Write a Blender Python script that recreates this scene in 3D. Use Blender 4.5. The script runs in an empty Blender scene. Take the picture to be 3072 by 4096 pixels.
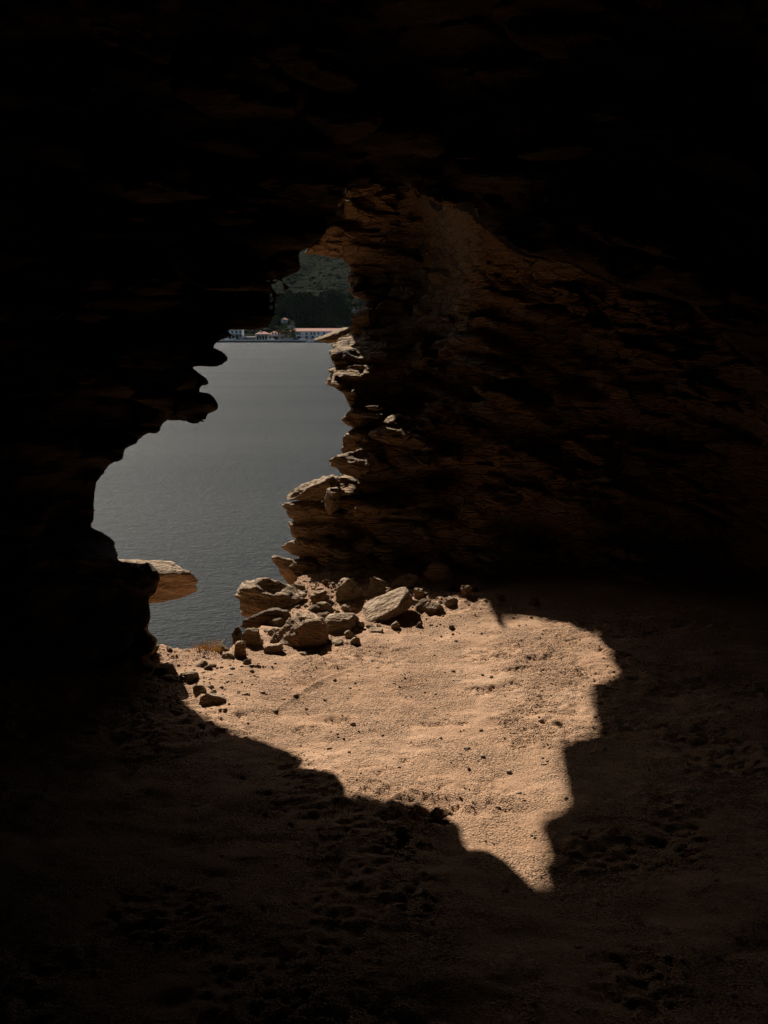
import bpy, bmesh, math, random
import numpy as np
from mathutils import Vector, Matrix, Euler

# ------------------------------------------------------------------ camera, sky, sun, exposure
SC = bpy.context.scene
COL = SC.collection
F, CX, CY = 4018., 1536., 2048.            # focal length and centre of the photograph, in its pixels
PITCH = math.atan((2048 - 1319) / 4018.)
EYE = 1.6
SEA = -6.4
HAZE = .000008
cam_d = bpy.data.cameras.new('camera')
cam = bpy.data.objects.new('camera', cam_d); COL.objects.link(cam)
cam.location = (0, 0, EYE); cam.rotation_euler = (math.pi / 2 - PITCH, 0, 0)
cam_d.sensor_fit = 'VERTICAL'; cam_d.sensor_height = 32.0
cam_d.lens = 32.0 * F / 4096.
cam_d.clip_start = 0.05; cam_d.clip_end = 20000
SC.camera = cam

SUN_EL, SUN_AZ = math.radians(37), math.radians(24)     # sun ahead and to the left of the view
SUN = np.array([-math.sin(SUN_AZ) * math.cos(SUN_EL), math.cos(SUN_AZ) * math.cos(SUN_EL), math.sin(SUN_EL)])
world = bpy.data.worlds.new('World'); SC.world = world; world.use_nodes = True
nt = world.node_tree; nt.nodes.clear()
wo = nt.nodes.new('ShaderNodeOutputWorld'); bg = nt.nodes.new('ShaderNodeBackground')
sky = nt.nodes.new('ShaderNodeTexSky'); sky.sky_type = 'NISHITA'; sky.sun_disc = False
sky.sun_elevation = SUN_EL; sky.sun_rotation = -SUN_AZ; sky.dust_density = 2.0; sky.air_density = 1.0
bg.inputs['Strength'].default_value = 0.05
nt.links.new(sky.outputs[0], bg.inputs[0]); nt.links.new(bg.outputs[0], wo.inputs[0])
sl = bpy.data.lights.new('sun', 'SUN'); sl.energy = 5.0; sl.angle = math.radians(0.53); sl.color = (1.0, 0.93, 0.83)
so = bpy.data.objects.new('sun', sl); COL.objects.link(so)
so.rotation_euler = Vector(SUN).to_track_quat('Z', 'Y').to_euler(); so.location = (-20, 40, 40)
SC.view_settings.view_transform = 'Standard'; SC.view_settings.look = 'None'
SC.view_settings.gamma = 1.0; SC.view_settings.exposure = 0.55
SC.render.engine = 'CYCLES'
SC.cycles.max_bounces = 6; SC.cycles.diffuse_bounces = 2; SC.cycles.glossy_bounces = 3
SC.cycles.caustics_reflective = False; SC.cycles.caustics_refractive = False
SC.cycles.use_denoising = True

# ------------------------------------------------------------------ small helpers
def arr(*a): return np.array(a, dtype=np.float64)
def sst(a, b, x):
    t = np.clip((x - a) / (b - a), 0, 1); return t * t * (3 - 2 * t)
def ray(px, py):
    a = (px - CX) / F; b = -(py - CY) / F; c, s = math.cos(PITCH), math.sin(PITCH)
    return arr(a, c + b * s, -s + b * c)
def atY(px, py, Y):
    r = ray(px, py); t = Y / r[1]; return arr(r[0] * t, Y, EYE + r[2] * t)
def proj(x, y, z):
    c, s = math.cos(PITCH), math.sin(PITCH); z = z - EYE
    d = np.maximum(y * c - z * s, 0.05); u = y * s + z * c
    return CX + F * x / d, CY - F * u / d, d

_T = np.random.RandomState(7).rand(64, 64, 64).astype(np.float32)
def vnoise(x, y, z):
    """smooth value noise in -1..1"""
    xi = np.floor(x).astype(np.int64); yi = np.floor(y).astype(np.int64); zi = np.floor(z).astype(np.int64)
    fx = (x - xi).astype(np.float32); fy = (y - yi).astype(np.float32); fz_ = (z - zi).astype(np.float32)
    fx = fx * fx * (3 - 2 * fx); fy = fy * fy * (3 - 2 * fy); fz_ = fz_ * fz_ * (3 - 2 * fz_)
    x0 = xi & 63; x1 = (xi + 1) & 63; y0 = yi & 63; y1 = (yi + 1) & 63; z0 = zi & 63; z1 = (zi + 1) & 63
    a = _T[x0, y0, z0] * (1 - fx) + _T[x1, y0, z0] * fx
    b = _T[x0, y1, z0] * (1 - fx) + _T[x1, y1, z0] * fx
    c = _T[x0, y0, z1] * (1 - fx) + _T[x1, y0, z1] * fx
    d = _T[x0, y1, z1] * (1 - fx) + _T[x1, y1, z1] * fx
    return ((a * (1 - fy) + b * fy) * (1 - fz_) + (c * (1 - fy) + d * fy) * fz_) * 2 - 1
def fbm(x, y, z, o=3, l=2.03, g=0.5):
    s = 0; a = 1.0; n = 0
    for i in range(o):
        s = s + a * vnoise(x + 17.3 * i, y + 5.1 * i, z + 9.7 * i); n += a; x = x * l; y = y * l; z = z * l; a *= g
    return s / n
_R = np.random.RandomState(11).rand(32, 32, 32, 4).astype(np.float32)
def voro(x, y, z):
    """F1 distance, F2-F1 and a random value of the nearest cell"""
    xi = np.floor(x).astype(np.int64); yi = np.floor(y).astype(np.int64); zi = np.floor(z).astype(np.int64)
    f1 = np.full(x.shape, 9., np.float32); f2 = f1.copy(); r = np.zeros(x.shape, np.float32)
    for dx in (-1, 0, 1):
        for dy in (-1, 0, 1):
            for dz in (-1, 0, 1):
                R = _R[(xi + dx) & 31, (yi + dy) & 31, (zi + dz) & 31]
                d = np.sqrt((xi + dx + R[..., 0] - x) ** 2 + (yi + dy + R[..., 1] - y) ** 2 + (zi + dz + R[..., 2] - z) ** 2).astype(np.float32)
                m = d < f1
                f2 = np.where(m, f1, np.minimum(f2, d)); r = np.where(m, R[..., 3], r); f1 = np.where(m, d, f1)
    return f1, f2 - f1, r

def raster_sdf(poly, x0, y0, x1, y1, res):
    """signed distance to a polygon on a grid, positive outside"""
    xs = np.arange(x0, x1, res); ys = np.arange(y0, y1, res)
    X, Y = np.meshgrid(xs, ys, indexing='ij'); d = np.full(X.shape, 1e9); ins = np.zeros(X.shape, bool)
    n = len(poly)
    for i in range(n):
        ax, ay = poly[i]; bx, by = poly[(i + 1) % n]; ex, ey = bx - ax, by - ay
        t = np.clip(((X - ax) * ex + (Y - ay) * ey) / (ex * ex + ey * ey + 1e-12), 0, 1)
        d = np.minimum(d, (X - ax - t * ex) ** 2 + (Y - ay - t * ey) ** 2)
        c = ((ay > Y) != (by > Y)) & (X < (bx - ax) * (Y - ay) / ((by - ay) if by != ay else 1e-12) + ax)
        ins ^= c
    d = np.sqrt(d); d[ins] *= -1
    return (d.astype(np.float32), x0, y0, res)
def samp(S, X, Y):
    d, x0, y0, r = S
    u = np.clip((X - x0) / r, 0, d.shape[0] - 1.001); v = np.clip((Y - y0) / r, 0, d.shape[1] - 1.001)
    i = u.astype(np.int64); j = v.astype(np.int64); fu = u - i; fv = v - j
    return (d[i, j] * (1 - fu) + d[i + 1, j] * fu) * (1 - fv) + (d[i, j + 1] * (1 - fu) + d[i + 1, j + 1] * fu) * fv

def mesh_from(name, V, Q, mat, parent=None, smooth=True):
    """V (n,3), Q (m,k) numpy faces -> one mesh object"""
    V = np.asarray(V, np.float32); Q = np.asarray(Q, np.int32)
    me = bpy.data.meshes.new(name)
    me.vertices.add(len(V)); me.vertices.foreach_set('co', V.ravel())
    k = Q.shape[1]; me.loops.add(Q.size); me.loops.foreach_set('vertex_index', Q.ravel())
    me.polygons.add(len(Q)); me.polygons.foreach_set('loop_start', np.arange(0, Q.size, k, dtype=np.int32))
    me.polygons.foreach_set('loop_total', np.full(len(Q), k, np.int32))
    me.polygons.foreach_set('use_smooth', np.full(len(Q), smooth, bool))
    me.update(calc_edges=True); me.validate()
    if mat: me.materials.append(mat)
    o = bpy.data.objects.new(name, me); COL.objects.link(o)
    if parent: o.parent = parent
    return o
def tag(o, label, cat, group=None):
    o['label'] = label; o['category'] = cat
    if group: o['group'] = group
    return o
def struct(o): o['kind'] = 'structure'; return o
def stuff(o, label=None, cat=None):
    o['kind'] = 'stuff'
    if label: o['label'] = label
    if cat: o['category'] = cat
    return o
def empty(name, loc, rz=0):
    o = bpy.data.objects.new(name, None); COL.objects.link(o); o.location = loc; o.rotation_euler = (0, 0, rz); o.empty_display_size = .1
    return o

# ------------------------------------------------------------------ materials
class NT:
    def __init__(s, name):
        s.m = bpy.data.materials.new(name); s.m.use_nodes = True; s.t = s.m.node_tree; s.t.nodes.clear()
        s.out = s.t.nodes.new('ShaderNodeOutputMaterial'); s.b = s.t.nodes.new('ShaderNodeBsdfPrincipled')
        s.t.links.new(s.b.outputs[0], s.out.inputs[0]); s.tc = s.t.nodes.new('ShaderNodeTexCoord')
    def n(s, ty, **kw):
        x = s.t.nodes.new(ty)
        for k, v in kw.items():
            if k in x.inputs: x.inputs[k].default_value = v
            else: setattr(x, k, v)
        return x
    def l(s, a, b): s.t.links.new(a, b)
    def mapping(s, scale, rot=(0, 0, 0), src='Object'):
        m = s.n('ShaderNodeMapping'); m.inputs['Scale'].default_value = scale; m.inputs['Rotation'].default_value = rot
        s.l(s.tc.outputs[src], m.inputs[0]); return m.outputs[0]
    def noise(s, vec, scale, detail=4, rough=.55, dist=0.):
        x = s.n('ShaderNodeTexNoise', Scale=scale, Detail=detail, Roughness=rough, Distortion=dist); s.l(vec, x.inputs['Vector']); return x.outputs['Fac']
    def ramp(s, fac, stops):
        r = s.n('ShaderNodeValToRGB'); e = r.color_ramp.elements
        while len(e) < len(stops): e.new(.5)
        for q, (p, c) in zip(e, stops): q.position = p; q.color = (*c, 1) if len(c) == 3 else c
        s.l(fac, r.inputs[0]); return r.outputs[0]
    def mix(s, fac, a, b, mode='MIX'):
        x = s.n('ShaderNodeMix', data_type='RGBA', blend_type=mode)
        for i, v in ((0, fac), (6, a), (7, b)):
            if isinstance(v, (int, float)): x.inputs[i].default_value = v
            elif isinstance(v, tuple): x.inputs[i].default_value = (*v, 1)
            else: s.l(v, x.inputs[i])
        return x.outputs[2]
    def math(s, op, a, b=0.):
        x = s.n('ShaderNodeMath', operation=op)
        for i, v in ((0, a), (1, b)):
            if isinstance(v, (int, float)): x.inputs[i].default_value = v
            else: s.l(v, x.inputs[i])
        return x.outputs[0]
    def bump(s, h, strength, dist, nrm=None):
        x = s.n('ShaderNodeBump', Strength=strength, Distance=dist); s.l(h, x.inputs['Height'])
        if nrm is not None: s.l(nrm, x.inputs['Normal'])
        s.l(x.outputs[0], s.b.inputs['Normal']); return x.outputs[0]
    def set(s, rough=.9, spec=.3, col=None):
        s.b.inputs['Roughness'].default_value = rough; s.b.inputs['Specular IOR Level'].default_value = spec
        if col is not None:
            if isinstance(col, tuple): s.b.inputs['Base Color'].default_value = (*col, 1)
            else: s.l(col, s.b.inputs['Base Color'])
        return s.m

def rock_material(name, c_dark, c_mid, c_pale, c_rust, rust=.5, dust=.0, bd=.032, stones=False):
    s = NT(name)
    st = s.mapping((1.6, 1.6, 13), (0.10, -0.12, 0.2))
    iso = s.mapping((1, 1, 1))
    a = s.noise(st, 2.2, 6, .62, .6)
    b = s.noise(iso, 3.0, 5, .6)
    c = s.noise(st, 9.0, 5, .6, .3)
    g = s.noise(iso, 60, 4, .65)
    col = s.ramp(a, [(.28, c_dark), (.45, c_mid), (.62, c_pale), (.78, c_mid)])
    if stones:                      # lens shaped stones of differing colour bedded in the wall
        vs = s.n('ShaderNodeTexVoronoi', Scale=1.0, Randomness=.9); s.l(s.mapping((6.5, 6.5, 19), (.05, -.10, .3)), vs.inputs['Vector'])
        sp = s.n('ShaderNodeSeparateColor'); s.l(vs.outputs['Color'], sp.inputs[0])
        sc_ = s.ramp(sp.outputs[0], [(.0, (.13, .085, .05)), (.2, (.46, .34, .22)), (.5, (.38, .29, .20)), (.75, (.62, .50, .35)), (1., (.52, .32, .16))])
        col = s.mix(.55, col, sc_)
        ve = s.n('ShaderNodeTexVoronoi', Scale=1.0, Randomness=.9, feature='DISTANCE_TO_EDGE'); s.l(s.mapping((6.5, 6.5, 19), (.05, -.10, .3)), ve.inputs['Vector'])
        edge = s.ramp(ve.outputs['Distance'], [(.0, (0, 0, 0)), (.11, (1, 1, 1))])
        col = s.mix(s.math('MULTIPLY', s.math('SUBTRACT', 1., edge), .75), col, c_dark)
    rf = s.ramp(b, [(.5 - .22 * rust, (0, 0, 0)), (.62 - .12 * rust, (1, 1, 1))])
    col = s.mix(s.math('MULTIPLY', rf, .8), col, s.mix(s.ramp(g, [(.35, (0, 0, 0)), (.7, (1, 1, 1))]), c_rust, c_mid))
    col = s.mix(s.ramp(c, [(.30, (.55, .55, .55)), (.42, (0, 0, 0))]), col, c_dark)
    col = s.mix(s.ramp(g, [(.30, (.5, .5, .5)), (.45, (0, 0, 0))]), col, c_dark)
    vo = s.n('ShaderNodeTexVoronoi', Scale=34.0); s.l(s.mapping((1, 1, 1.7)), vo.inputs['Vector'])
    pe = s.ramp(vo.outputs['Distance'], [(.0, (1, 1, 1)), (.55, (0, 0, 0))])
    if dust:
        ge = s.n('ShaderNodeNewGeometry'); sx = s.n('ShaderNodeSeparateXYZ'); s.l(ge.outputs['Normal'], sx.inputs[0])
        up = s.math('ADD', sx.outputs[2], s.math('MULTIPLY', b, .8))
        col = s.mix(s.math('MULTIPLY', s.ramp(up, [(.95 / 1.5, (0, 0, 0)), (1.2 / 1.5, (1, 1, 1))]), dust), col, (.46, .31, .19))
    h = s.math('ADD', s.math('MULTIPLY', c, 1.3), s.math('MULTIPLY', g, .35))
    h = s.math('ADD', h, s.math('MULTIPLY', a, 1.2))
    h = s.math('ADD', h, s.math('MULTIPLY', pe, s.math('MULTIPLY', rf, .35)))
    if stones: h = s.math('ADD', h, s.math('MULTIPLY', edge, .55))
    s.bump(h, 1.0, bd)
    return s.set(.92, .25, col)

M_cave = rock_material('cave_rock', (.13, .075, .038), (.45, .30, .175), (.60, .47, .32), (.60, .36, .16), .5, bd=.085, stones=True)
M_pale = rock_material('pale_schist', (.12, .08, .05), (.36, .265, .17), (.50, .39, .275), (.42, .25, .12), .35, dust=.5)
M_grey = rock_material('grey_stone', (.13, .095, .06), (.34, .265, .18), (.46, .37, .27), (.42, .28, .15), .3, dust=.6)
M_rust = rock_material('rust_stone', (.14, .07, .03), (.36, .22, .12), (.45, .31, .19), (.44, .25, .11), .55, dust=.9)
M_dark = rock_material('dark_stone', (.04, .028, .018), (.13, .09, .055), (.21, .155, .10), (.2, .11, .05), .3)

M_shade_rock = rock_material('shade_darkened_rock', (.010, .007, .005), (.038, .025, .017), (.075, .052, .035), (.06, .032, .016), .3)  # rock colour darkened to paint in the shade of the chamber
def sand_material():
    s = NT('sand')
    iso = s.mapping((1, 1, 1))
    big = s.noise(iso, 1.3, 4, .55); mid = s.noise(iso, 7, 4, .6); gr = s.noise(iso, 170, 3, .7); gr2 = s.noise(iso, 75, 3, .7)
    col = s.ramp(big, [(.36, (.42, .235, .130)), (.5, (.53, .315, .185)), (.66, (.64, .405, .255))])
    mid2 = s.noise(iso, 3.2, 4, .6)
    coarse = s.ramp(mid2, [(.42, (0, 0, 0)), (.58, (1, 1, 1))])          # patches of coarser grit
    spk = s.ramp(gr, [(.34, (.16, .105, .07)), (.45, (.44, .26, .148)), (.58, (.58, .345, .205)), (.70, (.72, .51, .36))])
    col = s.mix(s.math('ADD', s.math('MULTIPLY', coarse, .5), .45), col, spk)
    vo = s.n('ShaderNodeTexVoronoi', Scale=115.0); s.l(iso, vo.inputs['Vector'])
    peb = s.ramp(vo.outputs['Distance'], [(.15, (1, 1, 1)), (.5, (0, 0, 0))])
    rc = s.n('ShaderNodeSeparateColor'); s.l(vo.outputs['Color'], rc.inputs[0])
    dark = s.math('MULTIPLY', s.math('GREATER_THAN', rc.outputs[0], .80), peb)
    col = s.mix(s.math('MULTIPLY', dark, .7), col, (.15, .11, .08))
    lite = s.math('MULTIPLY', s.math('LESS_THAN', rc.outputs[0], .13), peb)
    col = s.mix(s.math('MULTIPLY', lite, .7), col, (.68, .52, .36))
    h = s.math('ADD', s.math('MULTIPLY', gr2, s.math('ADD', s.math('MULTIPLY', coarse, .9), .35)), s.math('MULTIPLY', gr, .5))
    h = s.math('ADD', h, s.math('MULTIPLY', peb, s.math('ADD', s.math('MULTIPLY', coarse, .9), .05)))
    h = s.math('ADD', h, s.math('MULTIPLY', mid, 1.2))
    s.bump(h, 1., .016)
    return s.set(.95, .15, col)
M_sand = sand_material()

# ------------------------------------------------------------------ ground shape
RIDGE = None
_EDX = [-6, -1.9, -1.3, -0.8, -0.68, -0.58, -0.5, 0, 8]
_EDY = [4.7, 4.75, 4.93, 4.93, 5.25, 5.8, 6.6, 8.2, 8.2]
def ground_base(x, y):
    z = 0.10 * sst(5.2, 6.4, y) * sst(-.75, -.2, x) + 0.05 * sst(4.2, 5.6, y) * sst(0, 1.5, x)
    z = z + 0.05 * np.exp(-((x + .1) ** 2 / .22 + (y - 6.25) ** 2 / .16))
    z = z + 0.06 * np.exp(-((x - .50) ** 2 / .10 + (y - 5.55) ** 2 / .06))
    z = z + 0.16 * sst(-1.0, -2.3, x) * sst(2.2, 4.5, y)
    return z
def atF(px, py):
    r = ray(px, py); z = 0.
    for _ in range(40):
        t = (z - EYE) / r[2]; z = .5 * z + .5 * float(ground_base(r[0] * t, r[1] * t))
    return arr(r[0] * t, r[1] * t, z)

# outline of the opening seen past the near rock (left side and top), then of the far right wall
LEFT = [(516,2630),(575,2625),(620,2605),(624,2560),(580,2520),(600,2470),(600,2400),(630,2380),(640,2330),(636,2275),(610,2250),(560,2244),(529,2244),(464,2244),(469,2214),(459,2194),(464,2170),(409,2125),(385,2120),(360,2100),(375,2090),(382,2015),(397,1941),(394,1923),(419,1911),(464,1851),(489,1831),(501,1797),(544,1777),(593,1727),(618,1737),(655,1717),(643,1687),(742,1700),(797,1702),(832,1690),(822,1657),(847,1650),(874,1637),(862,1603),(832,1580),(802,1570),(807,1543),(832,1538),(825,1513),(757,1463),(857,1468),(909,1444),(907,1424),(872,1399),(847,1394),(852,1376),(882,1359),(937,1344),(933,1335),(897,1317),(971,1322),(1036,1314),(1070,1309),(1084,1283),(1113,1213),(1106,1205),(1147,1177),(1183,1148),(1137,1119),(1186,1099),(1215,1075),(1210,1042)]
NEAR = LEFT + [(1204,1020),(1262,975),(1290,950),(1345,880),(1352,850),(1380,800),(1382,752),(1460,740),(1500,700),(1560,695),(1650,725),(1672,780),(1750,815),(1890,830),(1915,880),(1985,940),(2100,1010),(2300,1050),(2500,1150),(2750,1200),(2950,1400),(3300,1700),(4200,2400),(4200,4200),(-400,4200),(200,2900)]
RIGHT = [(1248,1017),(1301,1022),(1311,1034),(1354,1042),(1369,1066),(1393,1080),(1386,1114),(1403,1138),(1395,1162),(1412,1186),(1465,1200),(1468,1213),(1441,1229),(1451,1249),(1455,1290),(1410,1325),(1330,1350),(1316,1369),(1313,1405),(1323,1427),(1329,1446),(1339,1462),(1340,1475),(1335,1494),(1330,1502),(1326,1519),(1322,1535),(1345,1554),(1375,1573),(1385,1593),(1390,1608),(1402,1623),(1408,1642),(1412,1680),(1412,1715),(1412,1780),(1418,1820),(1425,1870),(1370,1905),(1300,1925),(1240,1950),(1190,1975),(1185,2010),(1150,2040),(1165,2095),(1140,2110),(1150,2150),(1130,2170),(1150,2231),(1110,2260),(1115,2310),(1110,2370),(1070,2460),(1030,2520),(1000,2600),(980,2700),(1000,4200),(-400,4200),(200,2900)]
OPEN = list(reversed(LEFT)); OPEN = [(1204,1020)] + RIGHT + LEFT
# edge of the sunlight lying on the floor
SHADE = [(512,2641),(559,2692),(639,2746),(711,2797),(776,2840),(805,2883),(870,2912),(928,2941),(1022,2963),(1094,2988),(1152,3017),(1203,3042),(1181,3079),(1145,3115),(1109,3140),(1196,3173),(1290,3184),(1442,3238),(1557,3296),(1646,3339),(1711,3390),(1805,3458),(1906,3476),(1979,3498),(2022,3542),(2073,3571),(2232,3571),(2196,3513),(2181,3462),(2203,3404),(2174,3303),(2188,3278),(2304,3231),(2282,3151),(2254,3006),(2268,2970),(2355,2945),(2391,2905),(2384,2840),(2369,2811),(2376,2739),(2442,2724),(2492,2695),(2463,2645),(2485,2587),(2434,2522),(2337,2512),(2260,2482),(2107,2470),(2030,2474),(1984,2428)]
S_open = raster_sdf(OPEN, -600, 400, 3700, 3400, 6.)
S_near = raster_sdf(NEAR, -600, 400, 3700, 3400, 6.)
gp = []
for p in SHADE:
    P = atF(*p); k = P[2] / SUN[2]; gp.append((P[0] - SUN[0] * k, P[1] - SUN[1] * k))   # its print on z = 0
gp += [(.66, 5.1), (.62, 5.6), (.58, 6.2), (.9, 6.6), (3.0, 8.0), (3.0, 14.0), (-5.0, 14.0), (-5.0, 5.6), (-1.9, 4.95)]
S_sun = raster_sdf(gp, -5.5, 2.0, 3.5, 14.5, .02)

def chamber(x, y, z):      # negative inside the main chamber
    q = (np.abs((x - .1) / 3.25) ** 3 + np.abs((y - .8) / np.where(y > .8, 3.95, 3.6)) ** 3 + np.abs((z - 1.0) / 2.5) ** 3) ** (1 / 3.)
    return (q - 1) * 2.7
def wall_depth(x, z, dO):
    Y = 6.25 + .5 * np.clip(z, 0, 1.6) - .22 * np.clip(x - .5, 0, 9) - 1.6 * sst(2.0, 3.2, x)
    Y = Y + 1.25 * sst(1.12, 2.0, z) * sst(.75, .1, x)          # the wall runs back towards the arch
    zc = 2.05 + .85 * sst(.6, .0, x) - .12 * np.clip(x, 0, 9)
    Y = Y - 3.2 * np.clip(z - zc, 0, 9)
    Y = Y + .35 * np.exp(-((x - .42) ** 2 / .03 + (z - .62) ** 2 / .012)) + .4 * np.exp(-((x - 1.0) ** 2 / .05 + (z - .25) ** 2 / .02)) - .15 * np.exp(-((x - .62) ** 2 / .02 + (z - .3) ** 2 / .08))
    lo = sst(1.5, .5, z)
    return Y + (.10 + .12 * lo) * np.exp(-np.clip(dO, 0, 9) / (.10 + .16 * lo))
def strata(x, y, z):
    """bedded, lens-stone relief: positive pushes the rock outwards"""
    wx = .10 * vnoise(x * 1.3, y * 1.3, z * 1.3 + 31); wz = .07 * vnoise(x * 1.1 + 9, y * 1.1, z * 2.)
    xx = x + wx; zz = z + wz + .06 * x + .13 * np.clip(x - .1, 0, 9) - .04 * y
    f1, e, r = voro(xx * 2.5 + 4, y * 2.5, zz * 9.5)
    k = sst(-.35, .35, vnoise(x * 1.1 + 70, y * 1.1, z * 1.5))
    slab = ((r - .45) * .28 * sst(.0, .22, e) - .05 * sst(.25, .0, e)) * (.35 + .85 * k)
    f1b, eb, rb = voro(xx * 7, y * 7 + 3, zz * 19)
    small = (rb - .5) * (.09 - .04 * k) * sst(0, .2, eb) + .028 * fbm(x * 13, y * 13, zz * 30, 2) - .03 * sst(.2, .0, eb)
    big = .22 * fbm(x * 1.1 + 3, y * 1.1, z * 1.9, 3) + .10 * np.abs(vnoise(x * 3.1, y * 3.1, zz * 4.3 + 5))
    c1, ce, cr = voro(x * 3.3 + 20, y * 3.3, zz * 6.1 + 2)
    small = small + .16 * (cr - .5) * sst(.0, .10, ce) * (1.1 - k)
    pits = -.16 * sst(.30, .65, vnoise(x * 2.3 + 50, y * 2.3, z * 3.4 + 8))
    return big + slab + small + pits
def rough_way(x, y, z): return fbm(x * 5, y * 5, z * 13, 3) + .9 * (voro(x * 5, y * 5, z * 11)[2] - .5) * sst(1150, 1250, proj(x, y, z)[0])
def rock_field(x, y, z, detail=True):
    px, py, d = proj(x, y, z)
    m = d / F
    front = y > .6
    dO = np.where(front, samp(S_open, px, py) * m, 3.); dN = np.where(front, samp(S_near, px, py) * m, 3.)
    gx = x - SUN[0] * z / SUN[2]; gy = y - SUN[1] * z / SUN[2]
    dS = samp(S_sun, gx, gy)
    Yr = wall_depth(x, z, dO)
    if detail:
        D = strata(x, y, z); rim = .012 * fbm(x * 9, y * 9, z * 22, 2)
    else: D = 0; rim = 0
    near = np.minimum(dN + rim - .11 * np.clip(y - 4.75, 0, 9), 1.5)
    far = np.minimum((y - Yr) * .8 + D * .9, dO + rim - .45 * np.clip(y - Yr - .2, 0, 9))
    f = np.maximum(near, far)
    f = np.minimum(f, chamber(x, y, z) + D * .9)
    # the way of the sunlight through the outer rock; the thin inner rims and the lower right wall stay whole
    keep = ((px < 1080) & (py > 1140) & (py < 1280) & (y < np.where(px < 960, 5.25, 4.92))) | (y < np.where((px > 1110) & (py < 1700), 4.6, 4.8)) | ((px < 900) & (py > 1250) & (y < np.where(py > 2300, 4.85, np.where(py < 1800, 4.92, 5.1)))) | ((px > 1190) & (dN < .0) & (y < Yr + np.where(z < 1.6, .7, .35)))
    f = np.minimum(f, np.where(keep, 3., dS + np.where(px > 1250, .05, .022) * rough_way(x, y, z) if detail else dS))
    outer = (9.7 + .6 * fbm(x * .5, z * .5, y * 0 + 3, 2) - y) * .8
    f = np.minimum(f, outer)
    return f

def surface_nets(field, lo, hi, h, band, name, mat, clip_box=None, block=4):
    lo = np.array(lo, float); n = ((np.array(hi) - lo) / h / block).astype(int) * block + 1
    nb = (n - 1) // block
    bx, by, bz = [lo[i] + (np.arange(nb[i]) + .5) * block * h for i in range(3)]
    BX, BY, BZ = np.meshgrid(bx, by, bz, indexing='ij')
    f0 = field(BX.ravel(), BY.ravel(), BZ.ravel(), False).reshape(BX.shape)
    G = np.repeat(np.repeat(np.repeat(np.where(f0 > 0, 1., -1.).astype(np.float32), block, 0), block, 1), block, 2)
    G = np.pad(G, ((0, 1), (0, 1), (0, 1)), mode='edge')
    act = np.abs(f0) < band + block * h
    ai = np.argwhere(act)
    off = np.stack(np.meshgrid(*[np.arange(block + 1)] * 3, indexing='ij'), -1).reshape(-1, 3)
    for s in range(0, len(ai), 6000):
        I = (ai[s:s + 6000, None, :] * block + off[None]).reshape(-1, 3)
        P = lo + I * h
        G[I[:, 0], I[:, 1], I[:, 2]] = field(P[:, 0], P[:, 1], P[:, 2], True)
    if clip_box is not None:            # keep only rock outside the finely built box
        X, Y, Z = [lo[i] + np.arange(n[i]) * h for i in range(3)]
        q = np.minimum(np.minimum(np.minimum(X - clip_box[0][0], clip_box[1][0] - X)[:, None, None], np.minimum(Y - clip_box[0][1], clip_box[1][1] - Y)[None, :, None]), np.minimum(Z - clip_box[0][2], clip_box[1][2] - Z)[None, None, :])
        G = np.minimum(G, -q.astype(np.float32))
    G[0] = G[-1] = -1; G[:, 0] = G[:, -1] = -1; G[:, :, 0] = G[:, :, -1] = -1
    G[G == 0] = 1e-5
    ins = G > 0
    c = sum(ins[a:n[0] - 1 + a, b:n[1] - 1 + b, d:n[2] - 1 + d].astype(np.uint8) for a in (0, 1) for b in (0, 1) for d in (0, 1))
    C = np.argwhere((c > 0) & (c < 8))
    idx = np.full((n[0] - 1, n[1] - 1, n[2] - 1), -1, np.int32); idx[C[:, 0], C[:, 1], C[:, 2]] = np.arange(len(C))
    acc = np.zeros((len(C), 3)); cnt = np.zeros(len(C))
    for ax in range(3):
        o1, o2 = [k for k in range(3) if k != ax]
        for a in (0, 1):
            for b in (0, 1):
                p = C.copy(); p[:, o1] += a; p[:, o2] += b; q = p.copy(); q[:, ax] += 1
                g0 = G[p[:, 0], p[:, 1], p[:, 2]]; g1 = G[q[:, 0], q[:, 1], q[:, 2]]
                m = (g0 > 0) != (g1 > 0); t = np.where(m, g0 / np.where(m, g0 - g1, 1), 0)
                pt = p.astype(float); pt[:, ax] += t; acc[m] += pt[m]; cnt[m] += 1
    V = lo + acc / cnt[:, None] * h
    Q = []
    for ax in range(3):
        o1, o2 = (ax + 1) % 3, (ax + 2) % 3
        sl0 = [slice(1, n[k] - 1) for k in range(3)]; sl0[ax] = slice(0, n[ax] - 1); sl1 = list(sl0); sl1[ax] = slice(1, n[ax])
        a = ins[tuple(sl0)]; b = ins[tuple(sl1)]
        E = np.argwhere(a != b); s0 = a[E[:, 0], E[:, 1], E[:, 2]]
        for k in range(3):
            if k != ax: E[:, k] += 1
        qs = []
        for da, db in ((0, 0), (-1, 0), (-1, -1), (0, -1)):
            e = E.copy(); e[:, o1] += da; e[:, o2] += db; qs.append(idx[e[:, 0], e[:, 1], e[:, 2]])
        q = np.stack(qs, 1); q[~s0] = q[~s0][:, ::-1]; Q.append(q)
    Q = np.concatenate(Q); Q = Q[(Q >= 0).all(1)]
    return mesh_from(name, V, Q, mat)

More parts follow.
